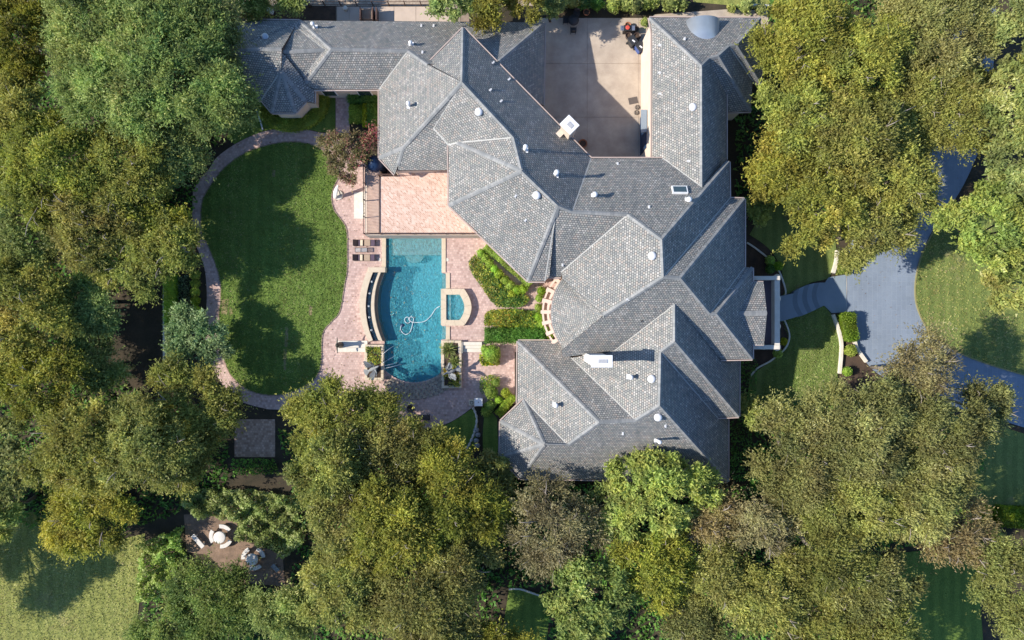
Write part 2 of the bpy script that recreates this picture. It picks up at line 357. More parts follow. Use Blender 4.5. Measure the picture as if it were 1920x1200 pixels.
# ------------------------------------------------------------------ ground, lawns, paving
POOL = [(724, 447), (828, 447), (828, 512), (836, 513), (836, 541), (828, 542), (828, 611), (836, 612), (836, 636), (827, 637), (827, 700)] + \
       spx([(827, 700), (815, 707), (797, 714), (778, 717), (757, 714.5), (739, 707), (721, 694)], 4)[1:] + [(721, 641)] + \
       spx([(720, 640), (712.5, 628), (708, 607), (706, 580), (708, 555), (713, 534), (721, 512)], 4) + [(724, 511)]
HB = (690, 425, 850, 735)      # the pit cut in the ground for the pool
def ground_piece(x0, y0, x1, y1):
    return [G(x0, y0), G(x1, y0), G(x1, y1), G(x0, y1)]
B = 6000
mb = MB()
for r in ((-B, -B, HB[0], B), (HB[2], -B, B, B), (HB[0], -B, HB[2], HB[1]), (HB[0], HB[3], HB[2], B)):
    q = ground_piece(*r); mb.add(q, [(3, 2, 1, 0)])
tag(mb.build("ground", SOIL), kind="structure")

LAWN_EDGE = spx([(401, 340), (422, 314), (459, 287.5), (501, 272.5), (538, 266.5), (576, 269), (606, 282), (626, 303), (636, 327), (627, 349), (622, 370), (626, 392), (639, 411), (650, 430),
                 (651.5, 470), (651, 508), (647, 529), (642, 562), (636, 587), (621, 604), (607, 621), (603.5, 645), (602, 684), (591, 710), (566, 727), (538, 738), (510, 741), (482, 737), (459, 727), (439, 710), (427, 692), (414, 645),
                 (411, 592), (414, 560), (413, 527), (405, 497), (390, 460), (378, 433), (380, 377)], 4, True)
PAVE = spx([(362, 360), (375, 335), (392, 317), (407, 295), (439, 271.6), (472, 255), (501, 245), (538, 240.6), (570, 242.5), (600, 249)], 3) + \
       [(629.5, 251), (629.5, 150), (655.5, 150), (655.5, 251), (690, 290), (1060, 430), (1060, 660), (965, 660), (965, 757)] + \
       spx([(905, 757), (883, 766), (868, 777), (845, 791), (822, 799.5), (800, 803), (740, 795), (690, 780), (600, 772), (521, 768), (502, 767), (480, 762), (457, 755), (441, 746), (418, 722), (395, 680), (385, 640), (386, 595), (388, 560), (387, 530), (383, 500), (371, 468), (359, 440)], 3)
sheet("patio", PAVE, 0.03, PAVER, holes=[POOL])
sheet("lawn", LAWN_EDGE, 0.06, LAWN)
mb = MB(); ribbon(mb, GL(LAWN_EDGE), 0.09, 0.0, 0.075, True)
tag(mb.build("lawn_edging", TANST), kind="structure")
# strips of replaced turf on the oval lawn
for q in ([(535, 612), (541, 612), (540, 650), (534, 650)], [(532, 655), (538, 655), (537, 694), (532, 694)], [(580, 572), (586, 575), (585, 591), (579, 590)], [(511, 318), (517, 320), (516, 332), (510, 331)],
          [(416, 563), (430, 560), (426, 590), (415, 588)], [(430, 575), (436, 577), (437, 590), (431, 592)]):
    sheet("dry_turf_patch", q, 0.066, SOD)
sheet("paved_square", [(440, 786), (516, 786), (516, 857), (440, 857)], 0.034, BROWNP)
# drive and front garden
DR = spx([(1586, 600), (1586, 560), (1588, 515), (1590, 470), (1610, 430), (1650, 395), (1692, 360), (1722, 320), (1745, 270), (1770, 200), (1785, 120), (1790, -60)], 4) + \
     spx([(1870, -60), (1865, 60), (1860, 160), (1845, 250), (1815, 330), (1780, 390), (1750, 430), (1729, 475), (1717, 520), (1716, 560), (1725, 592), (1742, 620), (1785, 655), (1850, 682), (1950, 712), (2100, 750)], 4) + \
     spx([(2100, 850), (1950, 810), (1850, 780), (1760, 755), (1690, 725), (1645, 700), (1622, 677), (1602, 637)], 4)
sheet("driveway", DR, 0.02, DRIVE)
IS = spx([(1729, 475), (1717, 520), (1716, 560), (1725, 592), (1742, 620), (1785, 655), (1850, 682), (1950, 712), (2050, 740)], 4) + [(2050, 300), (1880, 330)] + spx([(1835, 350), (1780, 395), (1752, 430)], 4)
sheet("island_lawn", IS, 0.05, LAWNP)
mb = MB(); ribbon(mb, GL(spx([(1752, 430), (1729, 475), (1717, 520), (1716, 560), (1725, 592), (1742, 620), (1785, 655), (1850, 682), (1950, 712)], 5)), 0.12, 0.0, 0.09)
tag(mb.build("drive_edging", plain("mossy_edging", (0.3, 0.26, 0.12), (0.2, 0.2, 0.08), 3)), kind="structure")
sheet("north_front_lawn", spx([(1405, 440), (1440, 465), (1462, 498), (1471, 540), (1466, 556)], 4) + [(1490, 545), (1520, 530), (1554, 522), (1563, 500), (1568, 470), (1560, 400), (1440, 380)], 0.05, LAWNP)
sheet("south_front_lawn", [(1463, 600), (1498, 588), (1530, 572), (1546, 574), (1559, 590), (1568, 620), (1575, 650), (1570, 690), (1573, 760), (1400, 760)] + spx([(1405, 706), (1440, 680), (1468, 654), (1478, 632), (1472, 604)], 4), 0.05, LAWNP)
sheet("drive_bed", [(1560, 588), (1586, 584), (1600, 636), (1622, 678), (1650, 710), (1580, 740), (1572, 690), (1576, 650)], 0.04, MULCH)
sheet("house_bed", [(1372, 440), (1420, 445), (1440, 465), (1462, 498), (1471, 545), (1466, 556), (1400, 560), (1380, 520)], 0.03, MULCH)
sheet("southeast_bed", [(1380, 600), (1472, 604), (1478, 632), (1468, 654), (1440, 680), (1405, 706), (1395, 780), (1360, 900), (1330, 780)], 0.03, MULCH)
sheet("mown_field", [(-400, 930), (70, 960), (150, 1030), (272, 1000), (268, 1080), (252, 1200), (240, 1500), (-400, 1500)], 0.03, FIELD)
sheet("lower_lawn", [(1660, 1040), (1830, 1020), (1850, 1300), (1640, 1300)], 0.03, LAWN)
sheet("side_lawn", [(1760, 775), (1850, 792), (1950, 822), (2100, 862), (2100, 960), (1800, 955)], 0.03, LAWNP)
sheet("shade_lawn", [(955, 1100), (1010, 1112), (1030, 1150), (1020, 1260), (930, 1260)], 0.03, LAWN)
sheet("garden_lawn", spx([(822, 802), (845, 792), (868, 778), (884, 767)], 3) + [(893, 775), (897, 800), (890, 835), (876, 870), (820, 880), (800, 840)], 0.034, LAWN)
sheet("house_lawn_strip", [(908, 778), (922, 772), (932, 785), (934, 840), (930, 860), (906, 862), (905, 815)], 0.04, LAWN)
sheet("mulch_strip", [(922, 770), (940, 780), (944, 870), (930, 880), (930, 800)], 0.034, MULCH)
sheet("courtyard_corner_lawn", [(440, 200), (629, 160), (629, 249), (600, 248), (570, 241), (538, 239.5), (501, 244), (472, 254), (440, 270), (425, 260)], 0.022, LAWN)
sheet("north_bed", [(1000, -20), (1300, -20), (1440, 0), (1440, 34), (1225, 30), (1130, 34), (1040, 30)], 0.03, SOIL)
sheet("verge", [(1290, -60), (1500, -60), (1480, 14), (1390, 12), (1300, 4)], 0.034, FIELD)
sheet("service_strip", [(1225, 28), (1360, 18), (1440, 20), (1440, 60), (1225, 60)], 0.05, CONC)
sheet("gravel_street", [(-200, -200), (1010, -200), (1010, 11), (-200, 11)], 0.02, GRAVEL)
sheet("walkway_bed", [(400, 12), (636, 12), (628, 40), (400, 40)], 0.024, MULCH)
# pavement slabs north of the house, each with its joint
side = tag(MB().add([G(630, 12.5, .03), G(880, 12.5, .03), G(880, 75, .03), G(630, 75, .03)], [(3, 2, 1, 0)]).build("sidewalk", TANST), kind="structure")
slabs = [632, 655, 680, 739, 780, 822, 862]
for a, b in zip(slabs[:-1], slabs[1:]):
    MB().prism(GL([(a + .3, 13), (b - .3, 13), (b - .3, 74), (a + .3, 74)], 0.07), 0.02).build("paving_slab", WALK, side)
# courtyard in big concrete bays
court = tag(MB().add([G(1000, 34, .02), G(1235, 34, .02), G(1235, 330, .02), G(1000, 330, .02)], [(3, 2, 1, 0)]).build("courtyard", TANST), kind="structure")
for x0, x1 in ((1000, 1101), (1101, 1197.5), (1197.5, 1222)):
    for y0, y1 in ((34, 119.5), (119.5, 220), (220, 320)):
        MB().prism(GL([(x0 + .25, y0 + .25), (x1 - .25, y0 + .25), (x1 - .25, y1 - .25), (x0 + .25, y1 - .25)], 0.055), 0.015).build("concrete_bay", CONC, court)

# ------------------------------------------------------------------ the house
house = thing("mansion", P(1100, 400, 0), "sprawling mansion with steep grey slate hip roofs around a courtyard", "house")
RV={'n1':(425,37,3.21),'n2':(561,38.5,3.63),'n3':(1020.8,42,3.02),'n4':(1019,197,3.10),'nH':(935,115,6.44),'nJ':(893,152,7.98),
'nK':(862,120,6.79),'v0':(802,119,6.60),'r1':(621,92,5.93),'r2':(765,95,5.82),'s1':(589,167.5,3.82),'s2':(711,167,3.82),
'h2':(573,156,4.21),'d1':(553.5,49,3.76),'d2':(609,93.5,5.49),'d3':(566,150,4.00),'q1':(528,97,5.50),'q0':(528,92,5.92),
'l0':(425,92,5.72),'q3':(527,133,5.09),'qe':(528,96,5.71),'h3':(575,157,4.01),'se':(589.5,168.5,3.58),'t1':(573,190,3.45),
't2':(589,192.7,3.19),'t3':(553.5,211,3.30),'t4':(510,211,3.30),'t5':(490,187,3.57),'t6':(425,187,3.40),'v1':(802,121,6.98),
'P2':(866.5,154,9.14),'w1':(756,277,5.45),'w2':(746,310,4.59),'w0':(711,296,3.84),'w3':(740,327,4.13),'we':(747,319,4.40),
'we2':(840,319,5.32),'P1':(868.5,52,6.40),'R1':(963,258,9.29),'R2':(978.5,321,10.48),'R3':(1046,386,10.39),'R4':(1073,397,10.09),
'E1':(1108,297,6.44),'b1':(857,267.5,7.04),'b2':(841,272,6.55),'b3':(812.5,240.5,6.72),'c1':(842,385,6.76),'c3':(990,527,6.62),
'c4':(1021.5,527,6.67),'c5':(1041,407,9.82),'c6':(1030,519,6.98),'cn1':(1243,297,6.33),'cn2':(1316,351,8.43),'cn3':(1362,300,6.47),
'cn4':(1367,303,6.55),'cn5':(1241,449,11.84),'cn6':(1177,402,10.21),'k1':(1029,519,6.51),'k2':(1052,519,6.56),'ce1':(1368,372,6.61),
'ce2':(1244,519.5,11.92),'ce4':(1396,373,6.39),'ce5':(1276,521.5,11.80),'ce6':(1396,501,6.39),'ce7':(1331,588,9.50),'ce8':(1411,502,6.34),
'ce9':(1343,588,9.49),'ce11':(1411,673,6.25),'g1':(1352,674,6.19),'g2':(1265,570,10.12),'g3':(1152,657,6.88),'g4':(1055,670,6.28),
'g5':(1053,657,6.80),'w6':(1052,510,6.85),'w5':(1054.5,523,6.93),'w4':(1132,591,9.28),'ka':(1112,585,8.40),'rw1':(1223,62,5.73),
'rw2':(1223,297,5.63),'rw3':(1315.5,123,8.58),'rn1':(1218,33,5.59),'rn2':(1426,34,5.17),'rn3':(1381,84.5,7.07),'rn4':(1367,87,7.20),
'rn5':(1347,105,7.83),'rn6':(1330,109.5,7.86),'e0':(1427,126,4.59),'eA':(1427,158,4.39),'eB':(1411,152,4.74),'eC':(1408,208,4.12),
'eD':(1361,210,4.37),'e3':(1361.7,156,5.53),'e4':(1361.7,299,5.40),'sb1':(971,639.5,3.24),'sb2':(970,757,3.19),'sb4':(1052,639.5,3.40),
'sb5':(1071,671,4.43),'o1':(982,749,3.58),'o2':(938.5,790,3.40),'o3':(937.5,857.5,3.40),'o4':(975,897,3.42),'o5':(1365,903,3.22),
'oA':(1021,833.5,6.34),'oB':(1065,835,6.30),'sR1':(1124,791.5,8.14),'sR2':(1192,788.5,8.22),'sR3':(1237,760.5,9.42),'sR4':(1239,660,9.44),
'sR5':(1265,640,10.13),'u1':(1345,783,4.35),'u2':(1365,784,3.34),'u3':(1385.5,781,4.31),'u4':(1386,674,4.24),}
RF=[
'n2 n3 nH nK v1 r2 r1',
'n3 n4 nJ nH',
'r1 r2 s2 s1 h2',
'r1 h2 d3 d2 d1 n2',
'd1 d2 q1',
'd2 d3 q1',
'n1 n2 d1 q0 l0',
'qe h3 se t2 t1 q3',
'q3 t1 t3',
'q3 t3 t4',
'q3 t4 t5',
'q0 q3 t5 t6 l0',
's2 r2 v1 P2 w1 w0',
'w0 w1 w2 w3',
'w1 P2 b3 b2 we2 we w2',
'P1 v0 P2',
'P1 P2 R1 R2 R3 R4 E1',
'P2 b3 b2 b1 R1',
'b1 R2 R1',
'b2 c1 R2 b1',
'c1 c3 R3 R2',
'R3 c3 c4 c5',
'c5 c4 c6',
'E1 cn1 cn2 cn3 cn4 cn5 cn6 R4',
'c5 k1 k2 w6 cn6 R4 R3',
'cn4 ce1 ce2 cn5',
'ce1 ce4 ce5 ce2',
'ce4 ce6 ce7 ce5',
'ce6 ce8 ce9 ce7',
'ce8 ce11 ce9',
'ce2 ce5 ce7 ce9 ce11 g1 g2 g3 g4 g5 w4',
'cn6 w6 w5 w4 ce2 cn5',
'rn1 rw1 rw2 cn1 cn2 rw3',
'rn1 rw3 rn6 rn5 rn4 rn3 rn2',
'rn2 rn3 eA e0',
'rn3 rn4 eB eA',
'rn4 rn5 eC eB',
'rn5 rn6 eD eC',
'rw3 cn2 e4 e3 rn6',
'g3 g2 sR5 sR4 sR3 sR2 sb5',
'g2 u4 u3 sR5',
'sR5 u3 u1 sR4',
'sR4 u1 u2 o5 sR3',
'oA o4 o5 sR3 sR2 sR1 oB',
'sb1 sR1 sR2 sb5 sb4',
'sb1 sb2 o1 oB sR1',
'o1 oA oB',
'o1 o2 oA',
'o2 o3 oA',
'o3 o4 oA',
]

RP = {k: P(*v) for k, v in RV.items()}
RF = [f.split() for f in RF]
def fnormal(vs):
    n = Vector((0, 0, 0))
    for a, b in zip(vs, vs[1:] + vs[:1]): n += Vector(((a.y - b.y) * (a.z + b.z), (a.z - b.z) * (a.x + b.x), (a.x - b.x) * (a.y + b.y)))
    n.normalize(); return n if n.z > 0 else -n
def slope_uv(me, n):
    u = Vector((0, 0, 1)).cross(n); u.normalize(); v = n.cross(u)
    uv = me.uv_layers.new(name="UVMap")
    for lp in me.loops:
        co = me.vertices[lp.vertex_index].co; uv.data[lp.index].uv = (co.dot(u), co.dot(v))
FN = []
for f in RF:
    vs = [RP[k] for k in f]; n = fnormal(vs); FN.append(n)
    tris = tessellate_polygon([[Vector((p.x, p.y, 0)) for p in vs]]); fs = []
    for a, b, c in tris:
        if (vs[b] - vs[a]).xy.cross((vs[c] - vs[a]).xy) < 0: b, c = c, b
        fs.append((a, b, c))
    o = MB().add(vs, fs).build("roof_slope", SHINGLE, house); slope_uv(o.data, n)
edges = {}
for i, f in enumerate(RF):
    for a, b in zip(f, f[1:] + f[:1]): edges.setdefault(tuple(sorted((a, b))), []).append(i)
def strip(A, Bq, n1, n2, c1, c2, wd, lift, name, m):
    t = (Bq - A).normalized(); L = (Bq - A).length
    def side(n, c):
        s = n.cross(t); s.normalize()
        return s if s.dot(c - A) > 0 else -s
    s1, s2 = side(n1, c1), side(n2, c2); up = (n1 + n2).normalized() * lift
    vs = [A + up, Bq + up, A + s1 * wd + n1 * lift * .6, Bq + s1 * wd + n1 * lift * .6, A + s2 * wd + n2 * lift * .6, Bq + s2 * wd + n2 * lift * .6]
    o = MB().add(vs, [(0, 1, 3, 2), (1, 0, 4, 5)]).build(name, m, house)
    uv = o.data.uv_layers.new(name="UVMap"); cs = {0: (0, .3), 1: (L, .3), 2: (0, .02), 3: (L, .02), 4: (0, .58), 5: (L, .58)}
    for lp in o.data.loops: uv.data[lp.index].uv = cs[lp.vertex_index]
    return o
for (a, b), fl in edges.items():
    A, Bq = RP[a], RP[b]
    if len(fl) == 2:
        c1, c2 = [sum((RP[k] for k in RF[i]), Vector()) / len(RF[i]) for i in fl]
        n1, n2 = FN[fl[0]], FN[fl[1]]
        convex = n1.dot(c2 - A) < 0
        if convex: strip(A, Bq, n1, n2, c1, c2, 0.17, 0.06, "ridge_cap", RIDGE)
        else: strip(A, Bq, n1, n2, c1, c2, 0.055, 0.02, "valley_flashing", VALLEY)
    else:
        i = fl[0]; c = sum((RP[k] for k in RF[i]), Vector()) / len(RF[i])
        t = (Bq - A); t.z = 0; t.normalize(); s = Vector((t.y, -t.x, 0))
        if s.dot(c - A) > 0: s = -s
        dn = Vector((0, 0, -0.24)); o1 = s * 0.015
        MB().add([A + o1, Bq + o1, Bq + o1 + dn, A + o1 + dn, A - s * .03 + dn, Bq - s * .03 + dn], [(0, 1, 2, 3), (3, 2, 5, 4)]).build("fascia", FASCIA, house)
        if abs(A.z - Bq.z) < 0.45 and (Bq - A).length > 0.9:
            g0, g1 = s * 0.05, s * 0.14; z0, z1 = Vector((0, 0, -.03)), Vector((0, 0, -.15))
            MB().add([A + g0 + z0, Bq + g0 + z0, Bq + g1 + z0, A + g1 + z0, A + g0 + z1, Bq + g0 + z1, Bq + g1 + z1, A + g1 + z1],
                     [(0, 1, 2, 3), (3, 2, 6, 7), (4, 5, 1, 0), (7, 6, 5, 4), (0, 3, 7, 4), (1, 5, 6, 2)]).build("gutter", GUTTER, house)
def roof_at(px, py):
    "height and normal of the roof seen at this place"
    best = None
    for i, f in enumerate(RF):
        poly = [RV[k] for k in f]
        if inpoly(px, py, poly):
            p0 = sum((RP[k] for k in f), Vector()) / len(f); n = FN[i]
            d = Vector(((px - 960) / FPX, (600 - py) / FPX, -1.0)); o = Vector((0, 0, CAMH))
            t = (p0 - o).dot(n) / d.dot(n); q = o + d * t
            if best is None or q.z > best[0].z: best = (q, n)
    return best
# conical roof of the round bay
KA = RP['ka']; arc = [(1054.5, 523), (1047, 534), (1041, 546), (1035.5, 567), (1033.5, 587), (1035.5, 608), (1043, 631), (1052, 646)]
arc = spx(arc, 3); ez = 6.1
ring = [P(x, y, ez) for x, y in arc]
ang = [0.0]
for a, b in zip(ring[:-1], ring[1:]): ang.append(ang[-1] + (b - a).length)
NL = 6; vs = []; uvs = []
for j in range(NL + 1):
    f = j / NL
    for i, p in enumerate(ring):
        vs.append(KA.lerp(p, f)); uvs.append((ang[i] * (0.25 + 0.75 * math.ceil(f * 3) / 3), (p - KA).length * (1 - f)))
nr = len(ring)
cone = MB().add(vs, [(j * nr + i, (j + 1) * nr + i, (j + 1) * nr + i + 1, j * nr + i + 1) for j in range(NL) for i in range(nr - 1)]).build("conical_roof", SHINGLE, house)
uvl = cone.data.uv_layers.new(name="UVMap")
for lp in cone.data.loops: uvl.data[lp.index].uv = uvs[lp.vertex_index]
for tri in ((RP['w5'] - Vector((0, 0, .05)), KA, RP['w4'] - Vector((0, 0, .05))), (KA, ring[-1], RP['g5'] - Vector((0, 0, .05)), RP['w4'] - Vector((0, 0, .05)))):
    tri = list(tri); n = fnormal(tri)
    o = MB().add(tri, [tuple(range(len(tri)))]).build("roof_slope", SHINGLE, house); slope_uv(o.data, n)
strip(KA, RP['w4'], Vector((0, .5, 1)).normalized(), Vector((0, -.5, 1)).normalized(), KA + Vector((0, 1, 0)), KA - Vector((0, 1, 0)), .2, .07, "ridge_cap", RIDGE)
mb = MB(); ribbon(mb, ring, 0.1, ez - 0.2, ez - 0.02); mb.build("gutter", GUTTER, house)
# porch gable over the entrance
ga, gb = P(1376, 588, 7.5), P(1438, 587, 7.45)
for e0, e1 in (((1403, 528), (1431.5, 528)), ((1402.5, 647), (1432.5, 647))):
    vs = [ga, P(*e0, 6.3), P(*e1, 6.3), gb]; n = fnormal(vs)
    if (vs[1] - vs[0]).xy.cross((vs[2] - vs[0]).xy) < 0: vs.reverse()
    o = MB().add(vs, [(0, 1, 2, 3)]).build("porch_roof_slope", SHINGLE, house); slope_uv(o.data, n)
    a, b = P(*e0, 6.3), P(*e1, 6.3); mb = MB(); ribbon(mb, [a, b], 0.1, 6.08, 6.28); mb.build("gutter", GUTTER, house)
strip(ga, gb, Vector((0, .45, 1)).normalized(), Vector((0, -.45, 1)).normalized(), ga + Vector((0, 1, 0)), ga - Vector((0, 1, 0)), .22, .06, "ridge_cap", RIDGE)
e = P(1430, 529, 6.25); f = P(1431, 646, 6.25); g = P(1436.5, 587, 7.4)
MB().add([e, f, g, Vector((e.x, e.y, 0)), Vector((f.x, f.y, 0)), e - Vector((.25, 0, 0)), f - Vector((.25, 0, 0)), g - Vector((.25, 0, 0))], [(0, 2, 1), (3, 0, 1, 4), (5, 6, 7)]).build("porch_gable_wall", STUCCO, house)
# portico with its flat balcony
mb = MB(); mb.prism([P(1405, 520, 3.9), P(1458, 520, 3.9), P(1458, 652, 3.9), P(1405, 652, 3.9)], 3.4); mb.build("balcony_floor", plain("balcony_membrane", (0.13, 0.1, 0.12), (0.1, 0.08, 0.095), 2), house)
for q in ([(1411, 517.5), (1462.5, 517.5), (1462.5, 525), (1411, 525)], [(1452.5, 525.4), (1462.5, 525.4), (1462.5, 646.6), (1452.5, 646.6)], [(1411, 647), (1462.5, 647), (1462.5, 655), (1411, 655)]):
    MB().prism([P(x, y, 4.7) for x, y in q], 3.3).build("balcony_parapet", LIMEW, house, bevel=.02)
for y in (521, 560, 612, 651):
    c = P(1457, y, 3.3); MB().lathe((c.x, c.y, 0.0), [(.36, 0), (.36, .15), (.27, .25), (.25, 1.8), (.22, 3.1), (.32, 3.2), (.34, 3.32)], 18).build("portico_column", LIMEW, house, True)
# walls
WALLS = [([(440, 42), (1016, 46), (1016, 190), (900, 190), (800, 163), (711, 163), (440, 163)], 3.0), ([(493, 186), (512, 207), (552, 207), (570, 188), (585, 188), (585, 150), (493, 150)], 3.0),
         ([(715, 171), (715, 294), (742, 322), (838, 314), (850, 200), (802, 135), (765, 112)], 3.7), ([(868, 60), (1100, 297), (1130, 400), (1040, 505), (1019, 522), (992, 522), (847, 383), (847, 276), (818, 241), (808, 122)], 6.3),
         ([(1112, 302), (1361, 307), (1363, 377), (1390, 379), (1390, 505), (1405, 507), (1405, 666), (1062, 664), (1062, 640), (1046, 625), (1041, 590), (1046, 555), (1062, 530), (1058, 514), (1040, 514), (1040, 420)], 6.0),
         ([(1223.5, 37), (1356, 38), (1356, 292), (1223.5, 292)], 5.3), ([(1350, 39), (1420, 40), (1420, 140), (1402, 150), (1400, 200), (1350, 200)], 4.1),
         ([(975, 644), (1048, 644), (1062, 662), (1380, 672), (1380, 776), (1360, 780), (1360, 898), (978, 892), (942, 856), (942, 792), (975, 760)], 3.2)]
WP = []
for q, z in WALLS:
    pts = [P(x, y, z) for x, y in q]
    WP.append([(p.x, p.y) for p in pts]); MB().prism(pts, 0.0).build("wall", STUCCO, house)
for wi, ((q, z), poly) in enumerate(zip(WALLS, WP)):
    n = len(poly); area = sum(a[0] * b[1] - b[0] * a[1] for a, b in zip(poly, poly[1:] + poly[:1]))
    for a, b in zip(poly, poly[1:] + poly[:1]):
        A, Bq = Vector((*a, 0)), Vector((*b, 0)); L = (Bq - A).length
        if L < 2.4: continue
        t = (Bq - A) / L; o = Vector((t.y, -t.x, 0)) * (1 if area > 0 else -1)
        k = int(L / 3.1) or 1
        for j in range(k):
            c = A + t * (L * (j + .5) / k)
            test = c + o * 0.5
            if any(inpoly(test.x, test.y, w_) for m_, w_ in enumerate(WP) if m_ != wi): continue
            for zc in ([1.6] if z < 5 else [1.6, 4.6]):
                if wi == 5 and o.x < -.9: continue
                rz = math.atan2(t.y, t.x); cc = c + Vector((0, 0, zc))
                fr = MB().box(cc + o * .02, (1.3, .1, 1.7), rz).build("window", WHITEM, house)
                MB().box(cc + o * .06, (1.1, .06, 1.5), rz).build("pane", GLASS, fr)
# garage door and service door in the courtyard wall
xw = WP[5][0][0]
for y0, y1, m in ((222, 291, NAVY),):
    a, b = G(0, y0).y, G(0, y1).y
    d = MB().box((xw - .05, (a + b) / 2, 1.35), (.09, a - b, 2.7)).build("garage_door", m, house)
    for k in range(1, 4): MB().box((xw - .1, (a + b) / 2, .675 * k), (.03, (a - b) * .97, .04)).build("panel_joint", BLACKP, d)
MB().box((xw - .32, G(0, 245).y, 3.1), (.5, 2.0, .16)).build("door_canopy", GREYST, house)
# chimneys
def chimney(c, sx, sy, rz, z0, z1, m, capm):
    ch = MB().box((c.x, c.y, (z0 + z1) / 2), (sx, sy, z1 - z0), rz).build("chimney", m, house, bevel=.02)
    MB().box((c.x, c.y, z1 + .09), (sx + .22, sy + .22, .18), rz).build("chimney_cap", capm, ch, bevel=.02)
    R_ = Matrix.Rotation(rz, 3, 'Z')
    MB().box(Vector((c.x, c.y, z1 + .2)) + R_ @ Vector((.06, 0, 0)), (sx * .5, sy * .4, .04), rz).build("flue", plain("soot_grey_flue", (.45, .45, .46), (.3, .3, .31), 6), ch)
    return ch
chimney(P(1068, 234, 8.7), 1.0, .85, math.radians(-45), 0, 8.6, STUCCO, WHITEM)
chimney(P(1129, 677.5, 11.8), 1.4, .72, 0, 4, 11.6, WHITEST, WHITEM)
c = P(1054, 246, 7.0); MB().box((c.x, c.y, 5.5), (.5, 1.35, 3.0), math.radians(-45)).build("chimney_shoulder", STUCCO, house)
# skylight
q, n = roof_at(1274, 358); rot = n.to_track_quat('Z', 'Y').to_matrix()
mb = MB(); mb2 = MB()
mb.add([q + rot @ Vector((a * .62, b * .4, c)) for c in (0, .2) for a, b in ((-1, -1), (1, -1), (1, 1), (-1, 1))], [(4, 5, 6, 7), (0, 1, 5, 4), (1, 2, 6, 5), (2, 3, 7, 6), (3, 0, 4, 7)])
sl = mb.build("skylight", WHITEM, house)
mb2.add([q + rot @ Vector((a * .53, b * .32, .205)) for a, b in ((-1, -1), (1, -1), (1, 1), (-1, 1))], [(0, 1, 2, 3)]).build("pane", GLASS, sl)
VENTG = plain('galvanised_vent', (.6, .6, .6), (.45, .45, .46), 4, .5, .05)
# round attic vents
for x, y in ((898, 211), (1006, 367), (1298, 202), (1222, 480), (1221, 710), (1233, 782)):
    q, n = roof_at(x, y)
    MB().lathe((q.x, q.y, q.z), [(.26, -.3), (.26, .16), (.33, .17), (.32, .25), (.22, .32), (.07, .345)], 20).build("attic_vent", WHITEM, house, True)
q, n = roof_at(497, 69); MB().lathe(q, [(.31, -.2), (.31, .1), (.2, .14), (.05, .15)], 18).build("attic_vent", ZINC, house, True)
# plumbing pipes and flues
for x, y, h, r in ((985, 282, 1.15, .11), (1042, 329, 1.2, .12), (768, 199, .75, .11), (591, 52, .8, .1), (1113, 368, .8, .13), (1289, 376, .5, .13), (1041, 758, .75, .13), (1180, 706, .75, .12), (1231, 824, 1.2, .1), (771, 84, .45, .1)):
    q, n = roof_at(x, y)
    pv = MB().lathe(q, [(r, -.3), (r, h)], 12).build("vent_pipe", WHITEM, house, True)
    MB().lathe(q + Vector((0, 0, h - .06)), [(r * 1.1, 0), (r * 1.7, .04), (r * 1.7, .16), (r * .8, .24)], 12).build("pipe_cap", WHITEM, pv, True)
    MB().box(q + n * .03, (.42, .42, .03), 0).build("pipe_flashing", WHITEM, pv)
for x, y in ((924, 118), (954, 149), (919, 169), (939, 190), (1158, 308), (1217, 389), (1292, 302), (1238, 85), (1237, 136.5), (1238, 176), (1283.5, 74), (967.5, 367), (986, 412.5), (1168, 812), (1248, 798), (1055, 496), (1178, 561.5), (790, 49), (813, 49), (792, 99)):
    q, n = roof_at(x, y)
    up = Vector((0, 0, 1)); u = up.cross(n).normalized(); v = n.cross(u)
    vs = [q + u * a * .09 + v * b * .11 + n * c * .7 for a, b, c in ((-1, -1, 0), (1, -1, 0), (1, 1, 0), (-1, 1, 0), (-.8, -1, .2), (.8, -1, .2), (.5, .9, .03), (-.5, .9, .03))]
    MB().add(vs, [(4, 5, 6, 7), (0, 1, 5, 4), (1, 2, 6, 5), (2, 3, 7, 6), (3, 0, 4, 7)]).build("hooded_vent", VENTG, house)
q, n = roof_at(1203, 602); MB().lathe(q, [(.07, -.2), (.07, .12)], 10).build("vent_pipe", IRON, house)
# barrel dormer in grey metal
c0, c1 = P(1289, 34, 6.2), P(1351, 34, 6.2); cx = (c0.x + c1.x) / 2; rr = (c1.x - c0.x) / 2; vs = []; NS = 16
for j, yy in enumerate((c0.y - .02, c0.y - 3.6)):
    for i in range(NS + 1):
        t = math.pi * i / NS; vs.append((cx - rr * math.cos(t), yy, 5.75 + 1.05 * math.sin(t)))
MB().add(vs, [(i + 1, i, NS + 1 + i, NS + 2 + i) for i in range(NS)] + [tuple(range(NS + 1))]).build("barrel_dormer_roof", ZINC, house, True)
# dark dome beside the terrace stairs
c = P(700, 304, 3.0); MB().lathe((c.x, c.y, 0), [(.78, 0), (.78, 2.6), (.74, 2.9), (.6, 3.15), (.35, 3.32), (.08, 3.38)], 24).build("domed_bay_roof", NAVY, house, True)

